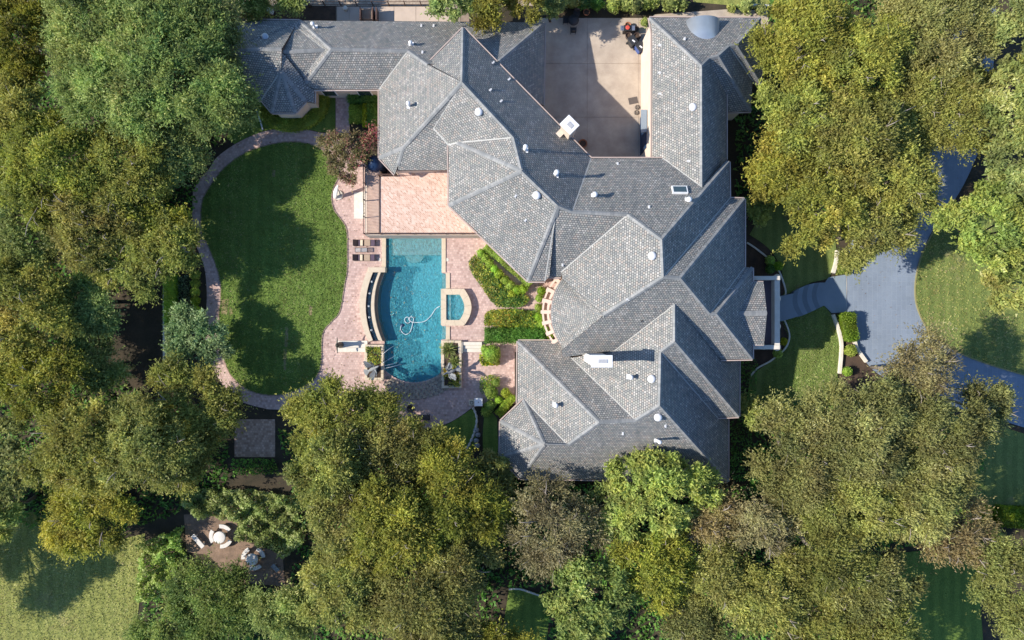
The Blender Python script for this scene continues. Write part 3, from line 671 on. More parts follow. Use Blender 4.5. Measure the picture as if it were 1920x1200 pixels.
# ------------------------------------------------------------------ raised terrace
TZ = 2.4
terr = thing("terrace", P(780, 380, 0), "raised terrace paved in pale pink tiles between pool and house", "terrace")
TP = [(684, 312), (692, 312), (702, 305), (712, 312), (712, 330), (745, 330), (745, 312), (860, 312), (905, 395), (940, 441), (684, 441)]
MB().prism([P(x, y, TZ) for x, y in TP], 0).build("retaining_wall", STUCCO, terr)
MB().prism([P(x, y, TZ + .06) for x, y in [(712.4, 329.4), (746, 329.4), (746, 312), (860, 312), (905, 395), (939, 440), (712.4, 440)]], TZ - .02).build("tile_deck", TERR, terr)
mb = MB(); y = 314.0; SLAT = plain("rosy_timber_slats", (.6, .42, .33), (.46, .3, .23), 3, .8, .3)
while y < 438:
    mb.prism([P(x, yy, TZ + .06) for x, yy in ((688, y), (711.3, y), (711.3, y + 2.0), (688, y + 2.0))], TZ - .01); y += 2.6
o = mb.build("slatted_walk", SLAT, terr); o["kind"] = "stuff"
mb = MB().add([P(687.6, 313.6, TZ + .05), P(711.6, 313.6, TZ + .05), P(700, 304, TZ + .05)], [(0, 1, 2)]); mb.build("slatted_gable_end", SLAT, terr)
def railing(pts, z, parent, h=.95, step=1.4, m=RAIL):
    W_ = [P(x, y, z) for x, y in pts]; rl = MB(); rl.tube([p + Vector((0, 0, h)) for p in W_], .045, 6); r = rl.build("top_rail", m, parent)
    rl = MB(); rl.tube([p + Vector((0, 0, .12)) for p in W_], .025, 5); rl.build("bottom_rail", m, parent)
    bal = MB()
    for a, b in zip(W_[:-1], W_[1:]):
        L = (b - a).length; k = max(1, int(L / step))
        for j in range(k + 1):
            p = a.lerp(b, j / k); MB().box(p + Vector((0, 0, h / 2)), (.07, .07, h)).build("post", m, parent)
        k = int(L / .13)
        for j in range(k): p = a.lerp(b, (j + .5) / k); bal.box(p + Vector((0, 0, h / 2 + .04)), (.018, .018, h - .12))
    o = bal.build("balusters", m, parent); o["kind"] = "stuff"
railing([(685.5, 314), (685.5, 439.5), (898, 439.5)], TZ, terr)
railing([(711.8, 331), (745, 331)], TZ, terr)
mb = MB(); mb.tube([P(711.8, 331, TZ + .1), P(711.8, 439, TZ + .1)], .04, 5); mb.build("deck_kerb", RAIL, terr)
MB().prism([P(x, y, TZ + .5) for x, y in ((749, 320.5), (772, 320.5), (772, 328), (749, 328))], TZ + .05).build("raised_planter", TERR, terr)
# pergola round the conical bay
perg = thing("pergola", G(1034, 585), "curved white pergola around the round bay beside the flower beds", "pergola")
CEN = (1112, 585)
def arcpts(r, a0, a1, z, n=22): return [P(CEN[0] - r * math.cos(math.radians(a0 + (a1 - a0) * i / n)), CEN[1] + r * 0.98 * math.sin(math.radians(a0 + (a1 - a0) * i / n)), z) for i in range(n + 1)]
PINKW = plain("blush_painted_beam", (.68, .54, .46), (.58, .45, .38), 2, .6, .1)
for r in (94, 84.5):
    mb = MB(); ribbon(mb, arcpts(r, -43, 42, 3.3), .15 if r > 90 else .2, 3.1, 3.35); mb.build("curved_beam", PINKW, perg)
for a in (-42, -27, -13.5, 0, 13, 26, 38):
    q = [P(CEN[0] - r * math.cos(math.radians(a)), CEN[1] + r * .98 * math.sin(math.radians(a)), 3.4) for r in (98, 72)]
    mb = MB(); ribbon(mb, q, .32, 3.36, 3.52); mb.build("cross_beam", PINKW, perg)
    p = P(CEN[0] - 93 * math.cos(math.radians(a)), CEN[1] + 91 * math.sin(math.radians(a)), 3.2)
    MB().lathe((p.x, p.y, 0), [(.19, 0), (.19, .1), (.13, .2), (.12, 2.9), (.18, 3.05), (.18, 3.1)], 14).build("column", PINKW, perg, True)
# ------------------------------------------------------------------ foliage helpers
def leaf_quads(pos, axis, nrm, ln, wd):
    "pointed three-cornered leaves: arrays (N,3),(N,3),(N,3),(N,),(N,) -> vertex array (3N,3)"
    a = axis / (np.linalg.norm(axis, axis=1, keepdims=True) + 1e-9)
    b = np.cross(nrm, a); b /= (np.linalg.norm(b, axis=1, keepdims=True) + 1e-9)
    a = a * ln[:, None] * .5; b = b * wd[:, None] * .5
    return np.stack([pos + b - a, pos + a, pos - b - a], 1).reshape(-1, 3)
def leaf_mesh(name, V_, tint, m, parent=None, extra=None):
    "extra: MB with a solid core"
    n = len(V_) // 3; nv = len(V_); V_ = np.asarray(V_, np.float32)
    ev = np.array(extra.v, np.float32).reshape(-1, 3) if extra else np.zeros((0, 3), np.float32)
    ef = extra.f if extra else []
    me = bpy.data.meshes.new(name)
    me.vertices.add(nv + len(ev)); me.vertices.foreach_set("co", np.concatenate([V_, ev]).ravel())
    lt = np.concatenate([np.full(n, 3, np.int32), np.array([len(f) for f in ef], np.int32)]) if ef else np.full(n, 3, np.int32)
    idx = np.arange(nv, dtype=np.int32)
    if ef: idx = np.concatenate([idx, np.array([i + nv for f in ef for i in f], np.int32)])
    me.loops.add(len(idx)); me.loops.foreach_set("vertex_index", idx)
    me.polygons.add(len(lt)); ls = np.concatenate([[0], np.cumsum(lt)[:-1]]).astype(np.int32)
    me.polygons.foreach_set("loop_start", ls)
    at = me.attributes.new("tint", 'FLOAT', 'FACE')
    at.data.foreach_set("value", np.concatenate([np.asarray(tint, np.float32), np.full(len(ef), .25, np.float32)]))
    me.update(calc_edges=True)
    return link(name, me, parent, m)
def rand_dirs(r, n, zmin=-1.0):
    z = r.uniform(zmin, 1, n); t = r.uniform(0, 2 * np.pi, n); s = np.sqrt(1 - z * z)
    return np.stack([s * np.cos(t), s * np.sin(t), z], 1)

LEAF = {
 'O': leafmat("olive_elm_leaves", [(0, (0.153, 0.173, 0.048)), (.45, (0.319, 0.330, 0.070)), (.8, (0.458, 0.432, 0.092)), (1, (0.660, 0.576, 0.140))]),
 'Y': leafmat("golden_leaves", [(0, (0.123, 0.129, 0.033)), (.5, (0.260, 0.249, 0.049)), (1, (0.437, 0.378, 0.081))]),
 'D': leafmat("dark_oak_leaves", [(0, (0.118, 0.171, 0.060)), (.5, (0.256, 0.322, 0.092)), (.85, (0.394, 0.447, 0.131)), (1, (0.660, 0.620, 0.244))]),
 'B': leafmat("bright_green_leaves", [(0, (0.178, 0.224, 0.067)), (.5, (0.339, 0.396, 0.108)), (.85, (0.535, 0.527, 0.145)), (1, (0.660, 0.647, 0.291))]),
 'G': leafmat("grey_green_leaves", [(0, (0.095, 0.148, 0.062)), (.5, (0.204, 0.283, 0.125)), (1, (0.478, 0.568, 0.291))]),
 'N': leafmat("browning_leaves", [(0, (0.182, 0.148, 0.071)), (.5, (0.337, 0.281, 0.129)), (.85, (0.463, 0.385, 0.171)), (1, (0.660, 0.593, 0.343))]),
 'E': leafmat("weathered_elm_leaves", [(0, (0.152, 0.162, 0.054)), (.5, (0.304, 0.308, 0.089)), (.85, (0.440, 0.421, 0.133)), (1, (0.660, 0.649, 0.267))]),
 'R': leafmat("crape_myrtle_leaves", [(0, (.12, .13, .045)), (.45, (.26, .235, .095)), (.72, (.36, .28, .15)), (.88, (.42, .18, .16)), (1, (.55, .13, .17))]),
 'H': leafmat("clipped_hedge_leaves", [(0, (0.155, 0.255, 0.039)), (.5, (0.331, 0.475, 0.063)), (1, (0.583, 0.660, 0.129))]),
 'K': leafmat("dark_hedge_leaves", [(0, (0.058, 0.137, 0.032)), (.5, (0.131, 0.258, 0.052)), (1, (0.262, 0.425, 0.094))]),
 'L': leafmat("lime_shrub_leaves", [(0, (0.176, 0.211, 0.024)), (.5, (0.352, 0.387, 0.040)), (1, (0.634, 0.634, 0.112))]),
 'F': leafmat("flowering_bed_leaves", [(0, (0.061, 0.153, 0.026)), (.4, (0.152, 0.278, 0.044)), (.6, (0.283, 0.380, 0.053)), (.74, (0.607, 0.557, 0.053)), (.88, (0.660, 0.506, 0.053)), (1, (0.660, 0.660, 0.158))]),
 'I': leafmat("ivy_leaves", [(0, (.18, .25, .06)), (.5, (.36, .46, .12)), (1, (.6, .64, .28))]),
}
#         lobe size, sprays per m2, leaves per spray, leaf length, leaf width, spray stretch, outward
SPEC = {'O': (1.4, 38, 10, .225, .115, 1.05), 'Y': (1.4, 38, 10, .225, .12, 1.0), 'D': (1.5, 38, 10, .245, .10, 1.2), 'B': (1.15, 31, 9, .285, .155, .9), 'G': (1.0, 34, 9, .24, .13, .95),
        'N': (1.5, 24, 9, .21, .085, 1.2), 'E': (1.4, 37, 10, .215, .10, 1.2), 'R': (.7, 44, 7, .19, .1, 1.05)}
def make_tree(px, py, rpx, H, sp, name, label, seed, group=None, dens=1.0, bare=0.0, lean=0.0):
    r = np.random.default_rng(seed)
    zc = .66 * H; c = P(px, py, zc); R = rpx * (CAMH - zc) / FPX
    t = thing(name, (c.x, c.y, 0), label, "tree", group)
    lobe, spm, K, ll, lw, st = SPEC[sp]; lobe = min(lobe, R * .5)
    n = max(6, int(2.1 * (R / lobe) ** 2))
    pts = []; zb = H * .58
    phase = r.uniform(0, 6.28, 3)
    while len(pts) < n:
        best = None; bd = -1
        for _ in range(10):
            a = r.uniform(0, 2 * math.pi); d = math.sqrt(r.uniform(0, 1))
            wob = 1 + .13 * math.sin(3 * a + phase[0]) + .09 * math.sin(5 * a + phase[1])
            rad = d * (R * wob - lobe * .75)
            z = zb + (H - lobe * .8 - zb) * math.sqrt(max(0, 1 - (d * .93) ** 2)) * r.uniform(.8, 1.0) + lobe * .2
            q = np.array([c.x + rad * math.cos(a), c.y + rad * math.sin(a), z])
            dd = min([np.linalg.norm((q - p) * (1, 1, .7)) for p in pts], default=9)
            if dd > bd: bd = dd; best = q
        pts.append(best)
    pts = np.array(pts); rl = lobe * r.uniform(.72, 1.25, n)
    VV = []; TT = []
    cc = np.array([c.x, c.y, H * .45])
    for q, rr in zip(pts, rl):
        S = int(spm * 2.2 * rr * rr * dens) + 12
        d = rand_dirs(r, S, -.35); out = (q - cc); out = out / (np.linalg.norm(out) + 1e-6)
        d = d + out * .55 + np.array([0, 0, .25]); d /= np.linalg.norm(d, axis=1, keepdims=True)
        L = rr * r.uniform(.6, 1.15, S) * st * np.where(r.uniform(0, 1, S) > .88, 1.45, 1.0)
        f = np.linspace(.38, 1.0, K)[None, :] + r.normal(0, .04, (S, K))
        pos = q + d[:, None, :] * (f * L[:, None])[..., None] * np.array([1, 1, .8])
        pos[..., 2] -= .12 * (f * L[:, None]) ** 2
        pos = pos + r.normal(0, .055 + .03 * rr, (S, K, 3))
        ax = d[:, None, :] * .9 + r.normal(0, .55, (S, K, 3))
        nm = np.array([0, 0, .45]) + out * .38 + d[:, None, :] * .45 + r.normal(0, .45, (S, K, 3))
        ln = ll * r.uniform(.7, 1.35, S * K); wd = lw * r.uniform(.7, 1.35, S * K)
        VV.append(leaf_quads(pos.reshape(-1, 3), ax.reshape(-1, 3), nm.reshape(-1, 3), ln, wd))
        tl = r.normal(0, .13)
        TT.append(np.clip(.5 + tl + r.normal(0, .12, (S, 1)) + r.normal(0, .09, (S, K)), 0, 1).ravel())
    leaf_mesh("crown", np.concatenate(VV), np.concatenate(TT), LEAF[sp], t)
    # trunk and limbs
    tb = MB(); r0 = .045 + R * .034; top = Vector((c.x + r.normal(0, .25), c.y + r.normal(0, .25), H * .5)); base = Vector((c.x + r.normal(0, .3) + lean, c.y + r.normal(0, .3), 0))
    mid = base.lerp(top, .5) + Vector((r.normal(0, .15), r.normal(0, .15), 0))
    tb.tube([base, mid, top], [r0 * 1.25, r0, r0 * .8], 8)
    order = np.argsort(-rl)[:max(5, int(n * (.4 + bare)))]
    for k in order:
        q = Vector(pts[k]); m1 = top.lerp(q, .5) + Vector((r.normal(0, .25), r.normal(0, .25), r.uniform(-.1, .3)))
        tb.tube([top, m1, q], [r0 * .5, r0 * .3, r0 * .12], 5)
        for _ in range(2 + int(6 * bare)):
            dv = Vector(rand_dirs(r, 1, 0.0)[0]) * rl[k] * r.uniform(.7, 1.15)
            tb.tube([q, q + dv * .55 + Vector((0, 0, .1)), q + dv], [r0 * .13 + .012, .02, .008], 4)
    if sp in 'OEN':
        for k in r.choice(n, min(n, 7 if bare > .3 else 3), replace=False):
            q = Vector(pts[k]); e = q + Vector((r.normal(0, .4), r.normal(0, .4), rl[k] * .82)); g = top.lerp(q, .6) + Vector((0, 0, .5))
            dv = (e - g); sd_ = Vector((-dv.y, dv.x, 0)) * .12
            tb.tube([g, g.lerp(e, .5) + sd_ * .4 + Vector((0, 0, .15)), e, e + Vector((dv.x, dv.y, .1)) * .35], [.07, .05, .035, .012], 5)
            tb.tube([g.lerp(e, .6), g.lerp(e, .85) + sd_, e + sd_ * 3 + Vector((0, 0, .1))], [.035, .025, .01], 4)
    tb.build("trunk", BARK if sp in 'OENY' else DARKBARK, t, True)
    return t
def surf_leaves(pos, nrm, r, ln, wd, jit=.5):
    n = len(pos); ax = r.normal(0, 1, (n, 3)); nm = nrm + r.normal(0, jit, (n, 3))
    return leaf_quads(pos, ax, nm, ln * r.uniform(.7, 1.3, n), wd * r.uniform(.7, 1.3, n))
def ball_shrub(px, py, rpx, h, sp, name, label, seed, group=None, cat="shrub", dens=260, rough=.07, leaf=.13, flat=1.0):
    "clipped round bush standing on the ground"
    r = np.random.default_rng(seed); R = rpx * CAMH / FPX * .96; c = G(px, py)
    n = int(dens * 4 * R * R) + 60; d = rand_dirs(r, n, -.25)
    ph = r.uniform(0, 6, 4); bumpy = 1 + rough * (np.sin(5 * d[:, 0] + ph[0]) + np.sin(6 * d[:, 1] + ph[1]) + np.sin(7 * d[:, 2] + ph[2])) + r.normal(0, rough * .6, n)
    pos = np.array([c.x, c.y, h * .5]) + d * bumpy[:, None] * np.array([R, R, h * .5 * flat])
    core = MB(); core.lathe((c.x, c.y, 0), [(R * .5, .0), (R * .84, h * .25), (R * .9, h * .5), (R * .7, h * .78), (R * .2, h * .9)], 12)
    o = leaf_mesh(name, surf_leaves(pos, d, r, leaf, leaf * .6), np.clip(.5 + r.normal(0, .22, n), 0, 1), LEAF[sp], None, core)
    return tag(o, label, cat, group)
def hedge(path, wid, h, sp, name, label, seed, group=None, cat="hedge", leaf=.13, dens=230, wob=.05, scallop=0.0, closed_poly=None):
    "clipped hedge along a line of places on the ground (or filling a polygon)"
    r = np.random.default_rng(seed); pos = []; nm = []; core = MB()
    if closed_poly:
        W_ = GL(closed_poly); core.prism([Vector((p.x, p.y, h * .9)) for p in W_], 0)
        cen = sum(W_, Vector()) / len(W_)
        xs = [p.x for p in W_]; ys = [p.y for p in W_]; N = int(dens * (max(xs) - min(xs)) * (max(ys) - min(ys)))
        X = r.uniform(min(xs), max(xs), N); Y = r.uniform(min(ys), max(ys), N)
        k = inpoly_np(X, Y, W_); X = X[k]; Y = Y[k]
        pos.append(np.stack([X, Y, np.full(len(X), h)], 1)); nm.append(np.tile([0, 0, 1.0], (len(X), 1)))
        for a, b in zip(W_, W_[1:] + W_[:1]):
            L = (b - a).length; M = int(dens * L * h * .8); u = r.uniform(0, 1, M)[:, None]
            o = Vector((b.y - a.y, a.x - b.x, 0)).normalized()
            if o.dot(a - cen) < 0: o = -o
            p = np.array(a) * (1 - u) + np.array(b) * u; p[:, 2] = r.uniform(.05, h, M); pos.append(p); nm.append(np.tile(np.array(o), (M, 1)))
    else:
        W_ = [Vector((p.x, p.y, 0)) for p in smooth_line(GL(path), 6)] if len(path) > 2 else GL(path)
        ribbon(core, W_, wid * .86, 0, h * .88)
        for a, b in zip(W_[:-1], W_[1:]):
            L = (b - a).length; t = (b - a) / L; o = Vector((-t.y, t.x, 0))
            M = int(dens * L * wid) + 1; u = r.uniform(0, 1, M); v = r.uniform(-.5, .5, M)
            p = np.array(a) + np.outer(u * L, np.array(t)) + np.outer(v * wid, np.array(o)); p[:, 2] = h * (1 - .25 * (2 * np.abs(v)) ** 4); pos.append(p)
            nn = np.tile([0, 0, 1.0], (M, 1)) + np.outer(np.sign(v) * (2 * np.abs(v)) ** 4 * .8, np.array(o)); nm.append(nn)
            M = int(dens * L * h * 1.4) + 1; u = r.uniform(0, 1, M); s_ = np.where(r.uniform(0, 1, M) > .5, 1, -1)
            p = np.array(a) + np.outer(u * L, np.array(t)) + np.outer(s_ * wid * .5, np.array(o)); p[:, 2] = r.uniform(.03, h * .95, M); pos.append(p); nm.append(np.outer(s_, np.array(o)))
    pos = np.concatenate(pos); nm = np.concatenate(nm)
    pos += r.normal(0, wob, pos.shape) + (np.sin(pos[:, :1] * 4.1) + np.sin(pos[:, 1:2] * 3.7)) * wob * .7 * np.array([[.3, .3, 1]])
    o = leaf_mesh(name, surf_leaves(pos, nm, r, leaf, leaf * .6), np.clip(.5 + .12 * np.sin(pos[:, 0] * 2.3) * np.sin(pos[:, 1] * 2.9) + r.normal(0, .2, len(pos)), 0, 1), LEAF[sp], None, core)
    return tag(o, label, cat, group)
def plant_mass(poly, h, sp, name, label, seed, dens=120, leaf=.2, wid=.55, hvar=.5, kind="stuff", bias=.5):
    "plants too thick to count: leaves through a low uneven volume"
    r = np.random.default_rng(seed); W_ = GL(poly); xs = [p.x for p in W_]; ys = [p.y for p in W_]
    N = int(dens * (max(xs) - min(xs)) * (max(ys) - min(ys))); X = r.uniform(min(xs), max(xs), N); Y = r.uniform(min(ys), max(ys), N)
    k = inpoly_np(X, Y, W_); X = X[k]; Y = Y[k]; n = len(X)
    ph = r.uniform(0, 6, 6)
    hh = h * (1 - hvar * .5 + hvar * .5 * (np.sin(X * 2.1 + ph[0]) * np.sin(Y * 2.6 + ph[1]) + .6 * np.sin(X * 4.3 + ph[2]) * np.sin(Y * 3.9 + ph[3]))) * r.uniform(.55, 1.05, n)
    pos = np.stack([X, Y, .05 + hh], 1)
    o = leaf_mesh(name, surf_leaves(pos, np.tile([0, 0, 1.0], (n, 1)), r, leaf, leaf * wid, .6), np.clip(bias + .12 * np.sin(X * 1.1 + ph[4]) + r.normal(0, .24, n), 0, 1), LEAF[sp])
    return tag(o, label, None, None, kind)
def tuft(px, py, rpx, h, sp, name, label, seed, cat="plant", group=None, n=160, bl=.07):
    "arching blades from one crown"
    r = np.random.default_rng(seed); c = G(px, py); R = rpx * CAMH / FPX
    d = rand_dirs(r, n, .12); K = 5; f = (np.arange(K) + .6) / K
    L = R * r.uniform(.7, 1.1, n)
    pos = np.array([c.x, c.y, .15]) + d[:, None, :] * (f[None] * L[:, None])[..., None] * np.array([1, 1, h / R])
    pos[..., 2] -= (f[None] ** 2) * .25 * h
    ax = np.repeat(d[:, None, :], K, 1) - np.array([0, 0, .6]) * f[None, :, None]
    nm = np.array([0, 0, 1.0]) + r.normal(0, .35, (n, K, 3))
    V_ = leaf_quads(pos.reshape(-1, 3), ax.reshape(-1, 3), nm.reshape(-1, 3), np.full(n * K, R * .36), np.full(n * K, bl))
    o = leaf_mesh(name, V_, np.clip(.5 + np.repeat(r.normal(0, .22, n), K), 0, 1), LEAF[sp])
    return tag(o, label, cat, group)

# ------------------------------------------------------------------ pool
pool = thing("swimming_pool", G(775, 580), "turquoise rectangular swimming pool with curved ends set in pink paving", "pool")
PZ = -1.0
def loop_walls(mb, pts, z0, z1):
    a = GL(pts, z1); b = GL(pts, z0); n = len(pts)
    return mb.add(a + b, [(i, (i + 1) % n, n + (i + 1) % n, n + i) for i in range(n)])
mb = MB(); loop_walls(mb, POOL, -2.3, 0.03); mb.build("pool_wall", PLASTER, pool)
MB().add([G(x, y, z) for x, y, z in ((690, 425, -1.0), (850, 425, -1.0), (850, 735, -2.0), (690, 735, -2.0))], [(3, 2, 1, 0)]).build("pool_floor", PLASTER, pool)
MB().prism(GL([(732.5, 446), (828.5, 446), (828.5, 478), (732.5, 478)], -.3), -2.3).build("sun_shelf", LEDGE, pool)
MB().prism(GL([(757 + 18 + 18 * math.cos(math.pi * k / 14), 478.2 + 14 * math.sin(math.pi * k / 14)) for k in range(15)], -.62), -2.3).build("shelf_step", LEDGE, pool)
for y0, y1 in ((513, 541), (612, 636)): MB().prism(GL([(828.3, y0), (836.3, y0), (836.3, y1), (828.3, y1)], -.4), -2.3).build("wall_bench", LEDGE, pool)
MB().prism(GL(POOL, -.09), -2.4).build("water", WATER, pool)
def coping(pts, wid, z1, parent, m=LIME, seg=1.0, z0=0.0):
    for a, b in zip(pts[:-1], pts[1:]):
        a, b = G(*a), G(*b); L = (b - a).length; k = max(1, round(L / seg)); t = (b - a) / L; rz = math.atan2(t.y, t.x)
        for j in range(k):
            c = a + t * (L * (j + .5) / k); MB().box((c.x, c.y, (z0 + z1) / 2), (L / k - .012, wid, z1 - z0 + random.uniform(-.006, .006)), rz).build("coping_stone", m, parent)
coping([(720, 441), (720, 503)], .38, .1, pool); coping([(832, 447), (832, 511)], .38, .1, pool); coping([(724, 443.5), (828, 443.5)], .36, .1, pool)
coping([(840, 512), (840, 541)], .36, .1, pool); coping([(840, 612), (840, 637)], .36, .1, pool)
# vanishing edge: arcs of flagstone round the south end
r_ = random.Random(5)
for ring_i, (off, dep) in enumerate(((5, 0), (12.5, 0), (20, 0), (27, 0), (34, 0))):
    k = 13 + ring_i
    for j in range(k):
        a = math.radians(28 + 124 * (j + .5) / k); rx, ry = 57 + off, 35 + off * .85
        x, y = 774 + rx * math.cos(a), 682 + ry * math.sin(a)
        if x > 825 and y < 700 or x < 722: continue
        c = G(x, y); t = math.atan2(-ry * math.cos(a), -rx * math.sin(a)); wv = r_.uniform(.8, 1.05)
        MB().box((c.x, c.y, .04), ((rx + ry) / 2 * math.radians(124) / k / 20 * wv, .33 * r_.uniform(.85, 1.05), .12 + r_.uniform(0, .05)), t + r_.uniform(-.1, .1)).build("edge_flagstone", ROCK, pool, bevel=.03)
# curved raised basin along the west side
bas = thing("water_basin", G(690, 575), "curved raised stone basin with a dark water channel beside the pool", "fountain")
def barc(xm, dx, y0, y1, n=16):   # bows to the west: xm is the westernmost x, dx the sagitta
    return [(xm + dx * ((2 * i / n - 1) ** 2), y0 + (y1 - y0) * i / n) for i in range(n + 1)]
BZ = .82
def band(outer, inner, z0, z1, name, m, parent):
    a = [P(x, y, z1) for x, y in outer] + [P(x, y, z1) for x, y in reversed(inner)]
    return MB().prism(a, z0).build(name, m, parent)
b0, b1, b2, b3 = barc(674, 17, 502, 641), barc(685.5, 13.5, 511, 638), barc(695.5, 14, 511, 638), barc(701.5, 15.5, 503, 639.5)
for j in range(0, 16, 2):
    band(b0[j:j + 3], b1[j:j + 3], 0, BZ, "coping_stone", LIME, bas); band(b2[j:j + 3], b3[j:j + 3], -.3, BZ, "coping_stone", LIME, bas)
band(b1, b2, 0, BZ - .25, "channel_floor", NAVY, bas); 
o = band([(x + .2, y) for x, y in b1], [(x - .2, y) for x, y in b2], BZ - .16, BZ - .12, "water", WATERD, bas)
i0 = [(x - .3, y) for x, y in b3]; o = band(i0, [(x + 4.5, y) for x, y in b3], -1.5, BZ - .3, "basin_wall", TANST, bas)
MB().prism([P(x, y, BZ + .05) for x, y in ((690, 501), (722.5, 501), (722.5, 510.5), (690, 510.5))], 0).build("end_pier", LIME, bas, bevel=.02)
for k, y in enumerate((528, 550, 574, 595, 619)):
    c = P(688 + 12 * ((y - 575) / 68) ** 2 + 3.2, y, BZ); MB().lathe((c.x, c.y, BZ - .25), [(.09, 0), (.1, .16), (.05, .3), (.02, .4)], 10).build("bubbler_jet", SPRAY, bas, True)
# spa
spa = thing("spa", G(855, 576), "small raised spa with cream stone rim on the pool's east side", "spa")
SO = [(826.5, 541.5), (870, 541.5)] + spx([(870, 541.5), (877, 552), (882, 564), (884, 576), (882, 589), (877, 600), (870, 610.5)], 2)[1:] + [(826.5, 610.5)]
SI = [(836.5, 552.5), (862, 552.5)] + spx([(862, 552.5), (867.5, 563), (871, 576), (868, 589), (862, 600)], 3)[1:] + [(836.5, 600)]
no = len(SO)
def ringparts(O, I, z0, z1, k, parent, m):
    def at(L, f):
        n = len(L); W_ = [P(x, y, z1) for x, y in L]; tot = [(W_[(i + 1) % n] - W_[i]).length for i in range(n)]; d = f * sum(tot)
        for i in range(n):
            if d <= tot[i]: return W_[i].lerp(W_[(i + 1) % n], d / tot[i])
            d -= tot[i]
        return W_[0]
    for j in range(k):
        fs_ = [(j + (i * .985 + .007) / 4) / k for i in range(5)]
        MB().prism([at(O, f % 1) for f in fs_] + [at(I, f % 1) for f in reversed(fs_)], z0).build("rim_stone", m, parent)
ringparts(SO, SI, 0, .5, 12, spa, LIME)
MB().prism([P(x, y, .06) for x, y in SI], 0.035).build("spa_floor", PLASTER, spa)
MB().prism([P(x, y, .3) for x, y in ((837, 553), (845, 553), (845, 599), (837, 599))], .1).build("spa_seat", LEDGE, spa)
MB().prism([P(x, y, .38) for x, y in SI], .09).build("water", WATER, spa)
MB().prism(GL([(x * .985 + 12.9, y) for x, y in SO[1:-1]], .3), 0.0).build("spa_wall", TANST, spa)
# hose of the pool cleaner
hp = [(825, 574), (817, 579), (808, 592), (797, 602), (783, 604.6), (773, 604), (767, 600), (765, 594.5), (760, 596), (759, 602), (764, 606), (769, 603), (768, 596), (772, 594), (775.5, 598), (774, 605), (772, 614), (769, 622), (762, 627), (755, 624), (751, 617), (752, 611)]
cl = thing("pool_cleaner", G(754, 610, -.1), "looping white hose and dark head of a pool cleaner floating in the pool", "pool cleaner")
mb = MB(); mb.tube([Vector((p.x, p.y, -.06 + .02 * math.sin(i * .9))) for i, p in enumerate(smooth_line(GL(hp), 6))], .032, 6); mb.build("hose", plain("faded_white_hose", (.62, .68, .7), (.5, .57, .6), 4, .5, 0), cl, True)
MB().lathe(G(754, 610, -.2), [(.1, -.1), (.2, 0), (.2, .1), (.12, .17), (.03, .19)], 14).build("cleaner_head", NAVY, cl, True)
for x, y in ((712, 487), (838.5, 487)):
    tag(MB().lathe(G(x, y, .03), [(.16, 0), (.16, .02), (.12, .025), (.03, .027)], 16).build("skimmer_lid", LIMEW), "round pale skimmer lid in the paving %s of the pool" % ("west" if x < 750 else "east"), "lid", "skimmer lids")
# planters at the south end of the pool
def planter(poly, h, label, rim=3.5):
    t = thing("stone_planter", G(sum(p[0] for p in poly) / len(poly), sum(p[1] for p in poly) / len(poly)), label, "planter")
    n = len(poly); W_ = GL(poly); cen = sum(W_, Vector()) / n
    MB().prism([Vector((p.x, p.y, h - .08)) for p in [cen + (q - cen) * .93 for q in W_]], 0).build("soil", MULCH, t)
    for a, b in zip(W_, W_[1:] + W_[:1]):
        L = (b - a).length; k = max(1, round(L / .62)); tt = (b - a) / L; inn = Vector((-tt.y, tt.x, 0)); inn = inn if inn.dot(cen - a) > 0 else -inn
        for j in range(k):
            c = a + tt * L * (j + .5) / k + inn * .12; MB().box((c.x, c.y, h / 2), (L / k - .02, .24, h + random.uniform(-.02, .03)), math.atan2(tt.y, tt.x)).build("rim_stone", LIME, t, bevel=.02)
    return t
planter([(686, 646), (721, 646), (721, 712), (686, 712)], .5, "stone planter of yellow and orange flowers at the pool's southwest corner")
planter([(829, 638), (866, 638), (866, 727), (829, 727)], .45, "stone planter of spiky plants at the pool's southeast corner")
plant_mass([(689, 650), (715, 650), (718, 680), (705, 684), (690, 676)], .85, 'F', "flowers", "yellow and orange flowers filling the planter west of the pool", 21, 260, .17, bias=.72)
plant_mass([(832, 690), (864, 686), (864, 724), (832, 724)], .7, 'F', "flowers", "orange flowers filling the planter southeast of the pool", 22, 240, .17, bias=.66)
tuft(842, 656, 20, 1.1, 'D', "spiky_shrub", "big spiky green plant at the pool's southeast corner, topmost", 31, n=260, bl=.09)
tuft(853, 678, 16, .95, 'D', "spiky_shrub", "spiky green plant in the middle of the southeast planter", 32, n=220, bl=.085)
# steps east of the planter
st = thing("garden_steps", G(880, 650), "three pale stone steps between the planter and the round bush", "steps")
for k, (y0, y1) in enumerate(((641, 647), (647.3, 653.3), (653.6, 660))): MB().prism(GL([(868, y0), (904, y0), (904, y1), (868, y1)], .34 - .11 * k), 0).build("step", LIMEW, st, bevel=.015)
MB().prism(GL([(860, 640.5), (867.6, 640.5), (867.6, 662), (860, 662)], .42), 0).build("cheek_wall", LIMEW, st, bevel=.015)
